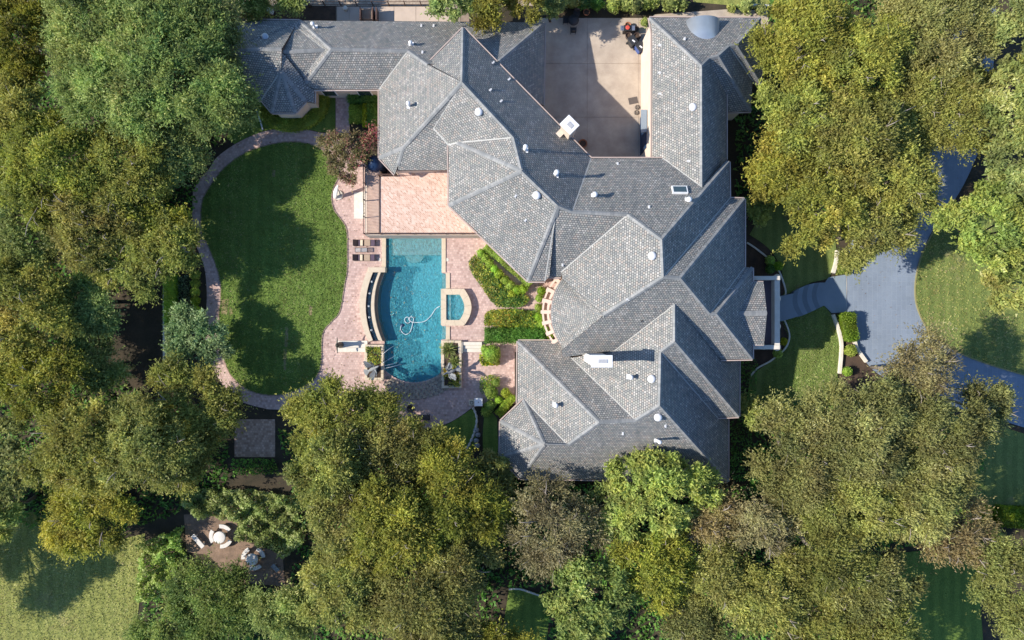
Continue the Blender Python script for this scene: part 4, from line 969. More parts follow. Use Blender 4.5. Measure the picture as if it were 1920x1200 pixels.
# ------------------------------------------------------------------ poolside furniture
def lounger(x, y, label):
    c = G(x, y); t = thing("sun_lounger", c, label, "sun lounger", "sun loungers beside the pool")
    X, Y = c.x, c.y
    MB().box((X, Y, .24), (2.0, .62, .07)).build("frame", WICKER, t, bevel=.015)
    for sx in (-.85, .85):
        for sy in (-.27, .27): MB().box((X + sx, Y + sy, .12), (.07, .07, .22)).build("leg", WICKER, t)
    MB().box((X - .83, Y, .44), (.46, .6, .07), 0, 0, math.radians(32)).build("backrest", WICKER, t, bevel=.015)
    MB().box((X - .42, Y, .345), (.22, .56, .12), 0, 0, math.radians(14)).build("back_cushion", CUSHD, t, bevel=.03)
    MB().box((X - .24, Y, .35), (.26, .56, .12)).build("pillow", CUSHL, t, bevel=.04)
    MB().box((X + .29, Y, .325), (.56, .58, .1)).build("seat_cushion", CUSH, t, bevel=.03)
    MB().box((X + .79, Y, .31), (.4, .6, .07)).build("foot_cushion", CUSHD, t, bevel=.03)
    return t
lounger(684.5, 456, "dark wicker sun lounger with tan cushions, the one nearer the terrace")
lounger(684, 483.5, "dark wicker sun lounger with tan cushions, the one farther from the terrace")
c = G(679, 469.5); t = thing("side_table", c, "low glass-topped side table between the two sun loungers", "table")
mb = MB()
for dy in (-.2, .2): mb.box((c.x, c.y + dy, .4), (1.16, .04, .05))
for dx in (-.56, -.03, .56): mb.box((c.x + dx, c.y, .4), (.04, .36, .05))
mb.build("frame", WICKER, t)
for dx, w_ in ((-.295, .48), (.265, .54)): MB().box((c.x + dx, c.y, .41), (w_, .35, .015)).build("glass_panel", TGLASS, t)
for dx in (-.54, .54):
    for dy in (-.18, .18): MB().box((c.x + dx, c.y + dy, .19), (.04, .04, .38)).build("leg", WICKER, t)
# statue with outstretched arms on its pale plinth
pl = thing("statue_plinth", G(657, 649), "long pale stone plinth under the bronze figure", "plinth")
MB().prism(GL([(633, 638.6), (690, 638.6), (690, 660), (633, 660)], .22), 0).build("base_slab", LIMEW, pl, bevel=.02)
MB().prism(GL([(650, 652), (690, 652), (690, 659), (650, 659)], .36), .2).build("upper_slab", LIMEW, pl, bevel=.02)
def skin_figure(name, joints, edges_, rad, m, parent):
    me = bpy.data.meshes.new(name); me.from_pydata(joints, edges_, []); o = link(name, me, parent, m)
    sk = o.modifiers.new("skin", 'SKIN'); me.skin_vertices[0].data[0].use_root = True
    for v, r0 in zip(me.skin_vertices[0].data, rad): v.radius = (r0, r0)
    o.modifiers.new("sub", 'SUBSURF').levels = 1
    o.modifiers["sub"].render_levels = 2
    sk.use_smooth_shade = True
    return o
c = G(639.5, 646.5); X, Y = c.x, c.y
fig = thing("bronze_statue", (X, Y, .22), "dark bronze standing figure with outstretched arms on the pale plinth", "statue")
B0 = .26
J = [(X, Y, B0 + .78), (X, Y, B0 + 1.0), (X, Y, B0 + 1.22), (X, Y, B0 + 1.36), (X + .02, Y, B0 + 1.52), (X, Y + .2, B0 + 1.24), (X + .02, Y + .48, B0 + 1.26), (X + .04, Y + .74, B0 + 1.34), (X, Y - .2, B0 + 1.24), (X + .02, Y - .48, B0 + 1.2), (X + .02, Y - .74, B0 + 1.22),
     (X, Y + .1, B0 + .74), (X + .03, Y + .12, B0 + .4), (X, Y + .13, B0 + .03), (X + .12, Y + .14, B0 + .02), (X, Y - .1, B0 + .74), (X - .04, Y - .12, B0 + .4), (X - .03, Y - .13, B0 + .03), (X + .09, Y - .14, B0 + .02)]
Ed = [(0, 1), (1, 2), (2, 3), (3, 4), (2, 5), (5, 6), (6, 7), (2, 8), (8, 9), (9, 10), (0, 11), (11, 12), (12, 13), (13, 14), (0, 15), (15, 16), (16, 17), (17, 18)]
skin_figure("body", J, Ed, [.15, .13, .16, .06, .11, .08, .055, .035, .08, .055, .035, .1, .07, .05, .04, .1, .07, .05, .04], BRONZE, fig)
mb = MB(); mb.lathe((X, Y, B0 + .1), [(.3, 0), (.27, .2), (.2, .55), (.17, .8), (.19, 1.05), (.1, 1.18)], 16); mb.build("robe", BRONZE, fig, True)
MB().lathe((X, Y, .22), [(.3, 0), (.3, .06), (.26, .07)], 16).build("base", BRONZE, fig)
# winged stone birds
def bird(x, y, yaw, span, label, z, m=STONEG, up=1.25):
    c = G(x, y); t = thing("bird_statue", c, label, "statue", "winged stone birds at the pool")
    R_ = Matrix.Rotation(yaw, 3, 'Z'); o = Vector((c.x, c.y, z))
    def W_(a, b, h): return o + R_ @ Vector((a, b, h))
    MB().lathe((c.x, c.y, 0), [(.3, 0), (.3, .4), (.2, .5), (.15, z - .1), (.1, z)], 12).build("pedestal", STONEG, t, True)
    mb = MB(); mb.tube([W_(-.5, 0, .02), W_(-.3, 0, .05), W_(0, 0, .1), W_(.25, 0, .18), W_(.42, 0, .32), W_(.5, 0, .45), W_(.6, 0, .47), W_(.74, 0, .42)], [.05, .14, .19, .15, .08, .07, .08, .015], 10); mb.build("body", m, t, True)
    mb = MB()
    for k in range(5):
        a = math.radians(-28 + 14 * k); p0 = Vector((-.35, 0, .05)); p1 = Vector((-.35 - .55 * math.cos(a), .55 * math.sin(a), 0.0)); dv = Vector((-math.sin(a), -math.cos(a), 0)) * .07
        mb.add([W_(*(p0 + dv * .5)), W_(*(p0 - dv * .5)), W_(*(p1 - dv)), W_(*(p1 + Vector((-.06, 0, 0)))), W_(*(p1 + dv))] + [W_(*(p + Vector((0, 0, -.035)))) for p in (p0 + dv * .5, p0 - dv * .5, p1 - dv, p1 + Vector((-.06, 0, 0)), p1 + dv)], [(0, 1, 2, 3, 4), (9, 8, 7, 6, 5), (1, 0, 5, 6), (2, 1, 6, 7), (3, 2, 7, 8), (4, 3, 8, 9), (0, 4, 9, 5)])
    mb.build("tail", m, t)
    for s in (-1, 1):
        mb = MB()
        for k in range(8):
            f = k / 7; root = Vector((.2 - .1 * f, s * (.12 + .5 * span * f * .6), .15 + up * f * .5)); ln = (.45 + .35 * math.sin(f * 2.2)) * span * .75; a = math.radians(205 - 55 * f)
            dv = Vector((math.cos(a), s * abs(math.sin(a)) + s * .45 * f, .35 * up)).normalized() * ln; wv = Vector((.0, .0, .0)) + dv.cross(Vector((0, 0, 1))).normalized() * .075
            p = [root - wv * .5, root + wv * .5, root + dv * .75 + wv, root + dv, root + dv * .75 - wv]
            mb.add([W_(*q) for q in p] + [W_(*(q + Vector((0, 0, -.03)))) for q in p], [(0, 1, 2, 3, 4), (9, 8, 7, 6, 5), (1, 0, 5, 6), (2, 1, 6, 7), (3, 2, 7, 8), (4, 3, 8, 9), (0, 4, 9, 5)])
        mb.tube([W_(.15, s * .08, .14), W_(.24, s * .35 * span, .2 + up * .3), W_(.12, s * .6 * span, .2 + up * .5)], [.08, .055, .03], 7)
        mb.build("wing", m, t)
    return t
bl = bird(704, 690, math.radians(25), 1.3, "grey stone bird with spread wings spouting water beside the orange flowers", 1.0)
bird(847, 695, math.radians(200), 1.1, "grey stone bird with raised wings among the spiky plants, casting its shadow on the paving", 1.0)
for a, b in (((719, 664), (739, 648)), ((718, 681), (741, 667)), ((719, 686), (745, 680)), ((719, 691), (753, 683))):
    A, Bq = G(*a), G(*b); n = 12
    mb = MB(); mb.tube([A.lerp(Bq, i / n) + Vector((0, 0, .55 + .9 * (i / n) - 1.5 * (i / n) ** 2)) for i in range(n + 1)], [.012 + .012 * i / n for i in range(n + 1)], 5); mb.build("water_jet", SPRAY, bl, True)
# white curved sculpture on the terrace corner of the patio
c = G(635, 366); sc_ = thing("garden_sculpture", c, "white curved abstract sculpture beside the lawn, left of the terrace", "sculpture")
MB().lathe(c, [(.42, 0), (.44, .05), (.44, .12), (.4, .14)], 24).build("base", LIMEW, sc_, True)
mb = MB(); vs = []; NS = 14
for i in range(NS + 1):
    f = i / NS; a = math.radians(70 * f + 10); q = Vector((c.x - .38 + .75 * f ** 1.3, c.y - .3 + .95 * f, .14 + 1.35 * math.sin(math.radians(80) * f) + .2 * f)); wv = .26 * math.sin(math.pi * min(1, f * .85 + .15)) + .03
    tdir = Vector((.5, .8, 0)).normalized(); sdir = Vector((tdir.y, -tdir.x, 0))
    vs += [q + sdir * wv, q - sdir * wv * .4, q - sdir * wv * .4 - Vector((0, 0, .16)), q + sdir * wv - Vector((0, 0, .1))]
mb.add(vs, [(4 * i + a, 4 * i + (a + 1) % 4, 4 * i + 4 + (a + 1) % 4, 4 * i + 4 + a) for i in range(NS) for a in range(4)] + [(3, 2, 1, 0), tuple(4 * NS + k for k in range(4))]); mb.build("sail", WHITEST, sc_, True)
mb = MB(); mb.tube([c + Vector((.2, -.05, .1)), c + Vector((.28, .15, .8)), c + Vector((.2, .45, 1.35))], [.07, .05, .03], 8); mb.build("strut", STONEG, sc_, True)
tag(MB().prism(GL([(664, 361.5), (684, 359), (684, 410), (664, 410)], .045), .0).build("stone_mat", plain("pale_flecked_stone", (.66, .64, .57), (.5, .49, .44), 4, .8, .3)), "pale flecked stone mat at the foot of the terrace wall", "mat")
c = G(680.5, 392); t = thing("garden_bench", c, "small white bench against the terrace wall on the pale mat", "bench")
MB().box((c.x, c.y, .42), (.3, 1.0, .06)).build("seat", WHITEM, t, bevel=.015)
for dy in (-.4, .4): MB().box((c.x, c.y + dy, .2), (.24, .07, .4)).build("leg", WHITEM, t)
# ------------------------------------------------------------------ flower beds and clipped shrubs
hedge([(911, 462), (938, 484), (966, 508), (996, 534)], .72, 1.0, 'H', "clipped_hedge", "straight clipped hedge close along the diagonal eave by the pool", 41)
for k, (x, y, rr) in enumerate(((902, 475, 8), (910, 484, 8), (918, 494, 8.2), (927, 505, 8), (936, 515, 9), (947, 526, 9), (957, 535, 9.5), (969, 545, 9.5), (980, 543, 8.5))):
    ball_shrub(x, y, rr, .85, 'H', "round_shrub", "clipped round shrub in the scalloped row below the diagonal hedge, %s from its pool end" % ("first", "second", "third", "fourth", "fifth", "sixth", "seventh", "eighth", "last")[k], 50 + k, "scalloped row of round shrubs")
plant_mass([(880, 490), (891, 478), (905, 492), (922, 510), (940, 530), (960, 548), (985, 552), (993, 560), (988, 570), (968, 577), (935, 576), (922, 566), (912, 552), (903, 538), (890, 520), (880, 502)], .55, 'F', "flower_bed", "yellow and orange flowers in front of the scalloped shrubs", 61, 480, .19, bias=.49)
plant_mass([(909, 590), (920, 581), (960, 579), (1004, 584), (1007, 612), (960, 612), (908, 610)], .6, 'F', "flower_bed", "mixed flowers in the square bed north of the dark hedge", 62, 480, .19, bias=.49)
for k, x in enumerate((940, 956, 970, 985, 999)):
    ball_shrub(x, 613, 5.5, .55, 'L', "lime_shrub", "small lime-yellow shrub in the row above the dark hedge, %s from the pool" % ("first", "second", "third", "fourth", "fifth")[k], 70 + k, "row of lime shrubs", dens=380, rough=.16)
ball_shrub(959, 552, 7, .8, 'L', "lime_shrub", "pale yellow rosette in the flower bed at the end of the scalloped row", 76, dens=380, rough=.2)
ball_shrub(938, 536, 5, .7, 'L', "lime_shrub", "pale yellow rosette halfway down the flower bed by the scalloped row", 77, dens=380, rough=.2)
hedge([(909, 628), (965, 628.5), (1021, 630)], 1.25, .95, 'K', "dark_hedge", "broad dark green hedge beside the south wing's corner", 63, leaf=.15, wob=.09)
for k, (x, y, rr) in enumerate(((1015, 546, 9), (1011, 560, 8), (1010, 577, 8), (1009, 594, 8.5), (1014, 608, 9), (1022, 618, 7), (1030, 630, 8))):
    ball_shrub(x, y, rr, .8, 'H', "round_shrub", "clipped shrub under the curved pergola, %s from the north" % ("first", "second", "third", "fourth", "fifth", "sixth", "seventh")[k], 80 + k, "shrubs under the pergola")
ball_shrub(923, 663, 17, 1.5, 'H', "topiary_ball", "large clipped ball bush beside the pale garden steps", 90, dens=300, rough=.03)
ball_shrub(910, 655, 9, 1.0, 'H', "round_shrub", "smaller bush tucked behind the large clipped ball by the steps", 91)
plant_mass([(900, 664), (912, 668), (918, 680), (932, 683), (930, 684), (905, 685), (899, 676)], .5, 'F', "flower_bed", "low flowers at the foot of the large clipped ball", 64, 480, .19, bias=.49)
ball_shrub(932, 679, 6, .6, 'L', "lime_shrub", "golden shrub at the foot of the large clipped ball", 92, dens=360, rough=.12)
plant_mass([(900, 706), (920, 702), (936, 706), (937, 720), (918, 724), (905, 738), (900, 730)], .6, 'F', "flower_bed", "flowers north of the cluster of clipped bushes", 65, 240, .16, bias=.45)
ball_shrub(921, 734, 12.5, 1.2, 'H', "topiary_ball", "clipped ball bush in the cluster by the octagonal roof corner", 93, dens=300, rough=.03)
ball_shrub(930, 716, 8, .9, 'H', "round_shrub", "bush among flowers at the top of the clipped cluster", 94)
ball_shrub(948, 735, 9, 1.2, 'L', "topiary_cone", "bright yellow-green egg-shaped bush by the octagonal roof corner", 95, dens=320, rough=.03)
ball_shrub(935, 749, 8, .9, 'H', "round_shrub", "low bush between the clipped ball and the slanted box hedge", 96)
ball_shrub(919, 759, 11, .8, 'H', "round_shrub", "spreading bush below the clipped ball beside the white box", 97, rough=.1)
ball_shrub(911, 771, 9, .6, 'H', "round_shrub", "lowest bush of the clipped cluster, touching the grass strip", 98, rough=.1)
hedge(None, 0, .95, 'H', "box_hedge", "slanted rectangular box hedge parallel to the octagonal roof corner", 99, closed_poly=[(929, 772), (957, 737), (968, 745), (939, 779)])
# beds by the north wing
hedge(spx([(497, 205), (510, 226), (535, 236), (560, 236), (585, 226), (603, 208), (607, 180)], 2), 1.15, .8, 'H', "curved_hedge", "deep green hedge curving round the octagonal turret", 100, leaf=.14)
hedge(None, 0, .9, 'K', "boxed_hedge", "square of dark hedge between the paved walk and the west roof", 101, closed_poly=[(656.5, 172), (708, 172), (708, 195), (656.5, 195)], leaf=.15, wob=.08)
hedge(None, 0, .8, 'K', "boxed_hedge", "upright dark hedge against the west eave above the pink tree", 102, closed_poly=[(692, 196), (708, 196), (708, 240), (692, 240)], leaf=.15, wob=.08)
hedge(None, 0, .45, 'H', "low_hedge", "low clipped green block beside the paved walk", 103, closed_poly=[(656.5, 200), (682, 198), (682, 232), (656.5, 232)])
hedge([(687, 197), (687, 240)], .42, .7, 'L', "lime_hedge", "narrow lime-yellow hedge by the west eave", 104)
# hedge beds west of the lawn
hedge([(325, 515), (325, 570), (326, 610)], 1.0, 1.0, 'H', "clipped_hedge", "clipped hedge west of the paved walk, the farther of the pair", 105)
for k, y in enumerate((516, 532, 548, 564, 580, 597)):
    ball_shrub(371, y, 9, .95, 'H', "round_shrub", "round clipped shrub along the west walk, %s from the top" % ("first", "second", "third", "fourth", "fifth", "sixth")[k], 110 + k, "round shrubs along the west walk", rough=.05)
plant_mass([(336, 520), (358, 515), (360, 605), (336, 612)], .45, 'G', "ground_cover", "greyish low plants between the two west hedges", 66, 130, .18)
tag(MB().box(G(313, 600, .3), (.16, 9, .6)).build("garden_wall", LIMEW), "thin pale garden wall beside the dark mulch west of the lawn", "wall")
# front garden
for k, (px_, py_, rr, h, sp, lb) in enumerate(((1440, 489, 9, .9, 'H', "ball bush in the shaded bed north of the portico, upper one"), (1456, 500, 9, .9, 'H', "ball bush in the shaded bed north of the portico, next to the kerb"), (1441, 505, 9, .8, 'K', "dark ball bush in the shaded bed north of the portico"),
        (1466, 640, 7, .8, 'L', "yellow-green bush at the portico's south corner"), (1455, 662, 9, .8, 'H', "ball bush just south of the portico corner"), (1590, 657, 11.5, 1.0, 'L', "round lime bush at the drive's edge below the long hedge"), (1584, 696, 9, .9, 'H', "bush at the lower end of the drive bed"))):
    ball_shrub(px_, py_, rr, h, sp, "ball_bush", "clipped " + lb, 120 + k, dens=300, rough=.03)
HL = LEAF['L2'] = leafmat("sunny_hedge_leaves", [(0, (.085, .14, .018)), (.5, (.2, .27, .03)), (1, (.34, .4, .07))])
hedge(None, 0, 1.0, 'L2', "drive_hedge", "bright clipped hedge at the drive, north of the landing", 130, closed_poly=[(1570, 478), (1591, 476), (1592, 500), (1586, 514), (1567, 512)], leaf=.15)
hedge(None, 0, 1.1, 'L2', "drive_hedge", "long bright clipped hedge at the drive, south of the landing", 131, closed_poly=[(1568, 591), (1575, 587), (1593, 587), (1600, 635), (1596, 639), (1578, 638)], leaf=.15)
def kerb(pts, w_, h, name, label, m=LIMEW):
    mb = MB(); ribbon(mb, GL(spx(pts, 6)), w_, 0, h); return tag(mb.build(name, m), label, "kerb")
kerb([(1400, 455), (1418, 467), (1440, 485), (1458, 505), (1470, 535), (1472, 552), (1464, 557)], .14, .14, "bed_kerb", "thin pale kerb curving round the shaded bed north of the portico")
kerb([(1470, 600), (1478, 620), (1479, 636), (1470, 655), (1445, 676), (1420, 690), (1406, 706)], .14, .14, "bed_kerb", "thin pale kerb curving round the bed south of the portico")
kerb([(1568, 470), (1566, 490), (1560, 512)], .3, .35, "drive_wall", "short cream wall beside the north drive hedge")
kerb([(1560, 590), (1569, 615), (1575, 640), (1575, 665), (1572, 700)], .25, .35, "drive_wall", "cream wall dividing the south lawn from the drive bed")
kerb([(1600, 639), (1606, 655), (1622, 678)], .25, .35, "drive_wall", "short cream wall between the drive bed and the drive")
kerb([(1585.5, 514), (1586.5, 535), (1586, 560), (1585, 586)], .12, .05, "landing_kerb", "thin pale strip where the landing meets the drive")
kerb([(954, 1104), (975, 1104), (1000, 1112), (1018, 1118)], .16, .12, "lawn_kerb", "pale kerb at the shaded lawn below the brown tree")
kerb([(481, 204), (486, 220), (490, 232), (493, 244)], .12, .1, "garden_edging", "short white edging left of the hedge that curves round the turret", WHITEM)
kerb([(1480, 20), (1440, 12), (1400, 10)], .2, .15, "verge_kerb", "pale kerb along the verge at the top beside the big elm")
# landing and curved steps
STEPD = plain('darker_step_stone', (.17, .21, .25), (.14, .175, .21), 1.2, .85, .3)
ls = thing("front_steps", G(1520, 555), "curved blue-grey stone steps leading from the drive to the portico", "steps")
MB().prism(GL([(1553, 520), (1585, 515), (1586, 585), (1559, 587), (1546, 574), (1530, 570), (1530, 535), (1546, 530)], .1), 0).build("landing", GREYST, ls)
xs = [1545, 1534.5, 1524.5, 1514, 1504, 1493.5, 1484]
def stair_edge(x):
    f = (1545 - x) / 61; y0 = 530 + f * f * 20 - f * 3; y1 = 572 + f * 26 - 4 * f * f; return y0, y1
def tread(xa, xb, z):
    ya0, ya1 = stair_edge(xa); yb0, yb1 = stair_edge(xb); A = []; n = 8
    for i in range(n + 1): f = i / n; A.append((xa - 7 * math.sin(math.pi * f) + (f) * 9 * ((1545 - xa) / 61), ya0 + (ya1 - ya0) * f))
    for i in range(n, -1, -1): f = i / n; A.append((xb - 7 * math.sin(math.pi * f) + (f) * 9 * ((1545 - xb) / 61), yb0 + (yb1 - yb0) * f))
    return GL(A, z)
for k in range(6): MB().prism(tread(xs[k], xs[k + 1] + .4, .1 + .08 * (k + 1)), 0).build("tread", (GREYST, STEPD)[k % 2], ls)
MB().prism(GL([(1490, 549), (1484, 557), (1490, 580), (1500, 590), (1492.5, 593), (1462, 602), (1440, 602), (1440, 556), (1463, 555)], .573), 0).build("upper_landing", GREYST, ls)
# ------------------------------------------------------------------ courtyard things
def bin_(x, y, rz, lidm, bodym, label):
    c = G(x, y); t = thing("wheelie_bin", c, label, "bin", "wheelie bins in the courtyard"); R_ = Matrix.Rotation(rz, 3, 'Z')
    mb = MB(); vs = [c + R_ @ Vector((a * w_, b * d_, z)) for z, w_, d_ in ((.06, .25, .3), (1.0, .32, .38)) for a, b in ((-1, -1), (1, -1), (1, 1), (-1, 1))]
    mb.add(vs, [(3, 2, 1, 0), (4, 5, 6, 7), (0, 1, 5, 4), (1, 2, 6, 5), (2, 3, 7, 6), (3, 0, 4, 7)]).build("bin_body", bodym, t, bevel=.03)
    l_ = MB().box(c + Vector((0, 0, 1.05)), (.7, .82, .09), rz).build("lid", lidm, t, bevel=.03)
    MB().box(c + R_ @ Vector((0, -.1, 1.1)), (.12, .3, .012), rz + .3).build("lid_sticker", WHITEM, l_)
    mb = MB(); mb.tube([c + R_ @ Vector((-.3, .44, 1.0)), c + R_ @ Vector((.3, .44, 1.0))], .025, 6); mb.build("handle", lidm, t)
    for s in (-1, 1): MB().lathe(c + R_ @ Vector((s * .27, .3, .02)), [(.1, 0), (.1, .16)], 10).build("wheel", BLACKP, t)
bin_(1183, 84, math.radians(35), BLACKP, BLACKP, "black wheelie bin with a white sticker beside the clay pots")
bin_(1196.5, 95, math.radians(35), BLACKP, BLUEP, "blue wheelie bin with a black lid beside the garage wall")
c = G(1174, 60); g = thing("barbecue_grill", c, "steel barbecue grill with a round red pan on top", "grill")
MB().box((c.x, c.y, .45), (.75, .5, .8)).build("cabinet", IRON, g, bevel=.02); MB().box((c.x, c.y, .88), (.72, .52, .1)).build("grill_top", BLACKP, g, bevel=.02)
for s in (-1, 1): MB().box((c.x + s * .52, c.y, .86), (.3, .46, .05)).build("side_shelf", STEEL, g, bevel=.01)
MB().lathe((c.x - .02, c.y, .93), [(.1, 0), (.19, .03), (.2, .09), (.16, .1), (.05, .11)], 20).build("red_pan", REDP, g, True)
for s in (-.4, .0, .4): MB().lathe((c.x - .5, c.y + s * .4, .885), [(.03, 0), (.03, .03)], 8).build("knob", BLACKP, g)
def pot(x, y, r_, h, m, label, name="clay_pot"):
    c = G(x, y); t = thing(name, c, label, "pot", "pots in the courtyard")
    MB().lathe(c, [(r_ * .65, .0), (r_ * .95, h * .55), (r_, h * .85), (r_ * 1.06, h), (r_ * .88, h), (r_ * .82, h * .8), (r_ * .1, h * .78)], 22).build("pot_body", m, t, True)
    MB().lathe(c + Vector((0, 0, h * .76)), [(r_ * .82, 0), (r_ * .7, .03), (r_ * .05, .05)], 16).build("soil", MULCH, t)
pot(1176, 51, .28, .5, TERRAC, "brown clay pot just above the barbecue grill")
pot(1177, 71, .3, .6, CLAYD, "dark glazed round pot below the barbecue grill")
pot(1193, 72, .34, .55, CLAYD, "wide brown pot between the grill and the garage wall")
pot(1191, 58, .26, .5, CLAYD, "dark pot right of the barbecue grill")
pot(1099, 26, .3, .45, TERRAC, "orange terracotta pot under the shrubs at the top of the courtyard")
pot(1092, 271, .4, .4, TERRAC, "brown pot in the shaded courtyard corner by the diagonal eave")
ball_shrub(1207, 45, 8, .8, 'B', "potted_shrub", "small green shrub at the courtyard corner by the garage roof", 140, dens=280, rough=.15)
tag(MB().box(G(1187, 189, .07), (.85, .62, .03), math.radians(12)).build("door_mat", MATG, None, bevel=.01), "dark grey mat on the sunlit courtyard near the garage wall", "mat")
for k, (x, y) in enumerate(((1194.5, 202), (1193, 212))):
    c = G(x, y, .09); t = thing("iron_ring", c, "%s dark iron scroll ring leaning by the garage wall below the mat" % ("upper", "lower")[k], "ornament", "iron scroll rings"); mb = MB()
    mb.tube([c + Vector((.2 * math.cos(a), .2 * math.sin(a), .04)) for a in [math.radians(20 * j) for j in range(19)]], .025, 6); mb.build("ring", IRON, t)
    mb = MB(); mb.tube([c + Vector((.02 + (.03 + .009 * j) * math.cos(j * .5), (.03 + .009 * j) * math.sin(j * .5), .04)) for j in range(16)], .02, 5); mb.build("scroll", IRON, t)
# dark dining set in the shade of the courtyard
c = G(1074, 44); t = thing("patio_table", c, "dark round patio table in the shade at the top of the courtyard", "table")
MB().lathe(c, [(.25, 0), (.06, .08), (.05, .68), (.5, .7), (.52, .74), (.1, .745)], 22).build("table_body", IRON, t, True)
def patio_chair(x, y, rz, label):
    c = G(x, y); t = thing("patio_chair", c, label, "chair", "dark patio chairs in the courtyard"); R_ = Matrix.Rotation(rz, 3, 'Z')
    MB().box(c + Vector((0, 0, .42)), (.52, .5, .06), rz).build("seat", IRON, t, bevel=.02)
    MB().box(c + R_ @ Vector((0, .25, .72)), (.52, .05, .55), rz).build("backrest", IRON, t, bevel=.02)
    for a in (-.22, .22):
        for b in (-.2, .22): MB().box(c + R_ @ Vector((a, b, .2)), (.04, .04, .4), rz).build("leg", IRON, t)
    for a in (-.27, .27): MB().box(c + R_ @ Vector((a, 0, .64)), (.04, .46, .04), rz).build("armrest", IRON, t)
patio_chair(1074, 60, math.radians(180), "dark patio chair below the round table in the courtyard shade")
patio_chair(1060, 42, math.radians(90), "dark patio chair left of the round table in the courtyard shade")
patio_chair(1080, 30, math.radians(-10), "dark patio chair above the round table in the courtyard shade")
# ------------------------------------------------------------------ north side
fence = thing("low_fence", G(700, 11), "low dark fence between the gravel street and the pavement", "fence")
for x in range(520, 822, 30): MB().box(G(x, 11.2, .5), (.08, .08, 1.0)).build("post", RAIL, fence)
for z in (.3, .85):
    a, b = G(519, 11.2, z), G(821, 11.2, z); mb = MB(); mb.tube([a, b], .03, 5); mb.build("rail", RAIL, fence)
gate = thing("wooden_gate", G(690, 26), "slatted timber gate frame lying across the pavement north of the house", "gate")
for x in (675, 698, 705): MB().prism([P(a, b, 1.1) for a, b in ((x - 1, 13), (x + 1, 13), (x + 1, 36), (x - 1, 36))], .08).build("post", RAIL, gate)
for k in range(9): MB().prism([P(a, b, .5) for a, b in ((677, 16 + 2.2 * k), (697, 16 + 2.2 * k), (697, 17.5 + 2.2 * k), (677, 17.5 + 2.2 * k))], .4).build("slat", CUSH, gate)
MB().box(P(701, 29, .4), (.25, .25, .3)).build("latch_box", IRON, gate)
tag(MB().lathe(G(649, 18, .07), [(.2, 0), (.2, .3), (.14, .36), (.04, .37)], 16).build("utility_cap", LIMEW, None, True), "round pale utility cap on the pavement by the low fence", "utility cap")
for k, (x, y, rz) in enumerate(((493, 20, .4), (508, 23, -.3))):
    c = G(x, y); t = thing("white_crate", c, "%s of two white crates in the shade north of the turret" % ("left", "right")[k], "crate", "white crates in the shade"); MB().box(c + Vector((0, 0, .2)), (.55, .4, .36), rz).build("crate_body", WHITEM, t, bevel=.02); MB().box(c + Vector((0, 0, .42)), (.6, .44, .06), rz).build("lid", WHITEM, t, bevel=.02)
for k, (x, y, rr, h) in enumerate(((1050, 12, 16, 2.2), (1072, 10, 14, 2.0), (1092, 12, 13, 1.6), (1118, 14, 13, 1.5), (1147, 18, 13, 1.9), (1170, 16, 14, 2.1), (1187, 20, 12, 2.0), (1210, 15, 11, 1.8), (1224, 15, 8, 1.6), (1252, 15, 14, 1.9), (1276, 17, 9, 1.4), (1368, 20, 7, .9), (1394, 18, 12, 1.3), (1422, 22, 10, 1.1))):
    ball_shrub(x, y, rr, h, 'B' if k not in (2, 3) else 'K', "leafy_shrub", "leafy green shrub along the top edge, number %s counted from the golden tree" % ("one", "two", "three", "four", "five", "six", "seven", "eight", "nine", "ten", "eleven", "twelve", "thirteen", "fourteen")[k], 150 + k, "shrubs along the top edge", dens=170, rough=.16, leaf=.22)
# ------------------------------------------------------------------ south terrace corner
c = G(898, 752); t = thing("white_cabinet", c, "white square cabinet at the edge of the shaded patio by the bushes", "cabinet")
MB().box((c.x, c.y, .45), (.68, .66, .86)).build("cabinet_body", WHITEM, t, bevel=.02); MB().box((c.x, c.y, .9), (.74, .72, .06)).build("lid", WHITEM, t, bevel=.015)
MB().lathe((c.x, c.y, .93), [(.06, 0), (.06, .03), (.02, .05)], 12).build("knob", STONEG, t)
c = G(885, 753.5); t = thing("stone_side_table", c, "cream stone slab with a ring on it beside the white cabinet", "table")
MB().box((c.x, c.y, .3), (.52, .5, .55)).build("block", LIME, t, bevel=.02); mb = MB(); mb.tube([c + Vector((.14 * math.cos(math.radians(20 * j)), .14 * math.sin(math.radians(20 * j)), .6)) for j in range(19)], .02, 5); mb.build("ring", CLAYD, t)
pts = GL([(887, 764), (891, 772), (894, 784), (893, 797), (890, 809), (886, 820), (881, 831), (875, 842), (870, 852)])
mb = MB(); sl_ = smooth_line(pts, 4); mb.tube([p + Vector((0, 0, .1 + .03 * math.sin(i * 1.3))) for i, p in enumerate(sl_)], [.11 + .04 * math.sin(i * 2.1) for i in range(len(sl_))], 6); tag(mb.build("fallen_branch", plain("bleached_wood", (.62, .58, .52), (.4, .36, .31), 5), None, True), "bleached white branch lying across the grass below the cabinet", "branch")
for k, (x, y, a) in enumerate(((893, 806, .2), (893, 826, 1.0), (896, 815, .6), (895, 835, 1.4))):
    tag(MB().lathe(G(x, y, -.05), [(.2, 0), (.26, .12), (.2, .26), (.05, .3)], 8, sx=1.1).build("boulder", STONEG, None, True), "grey stone beside the bleached branch, %s from the cabinet" % ("nearest", "third", "second", "farthest")[k], "stone", "stones along the branch")
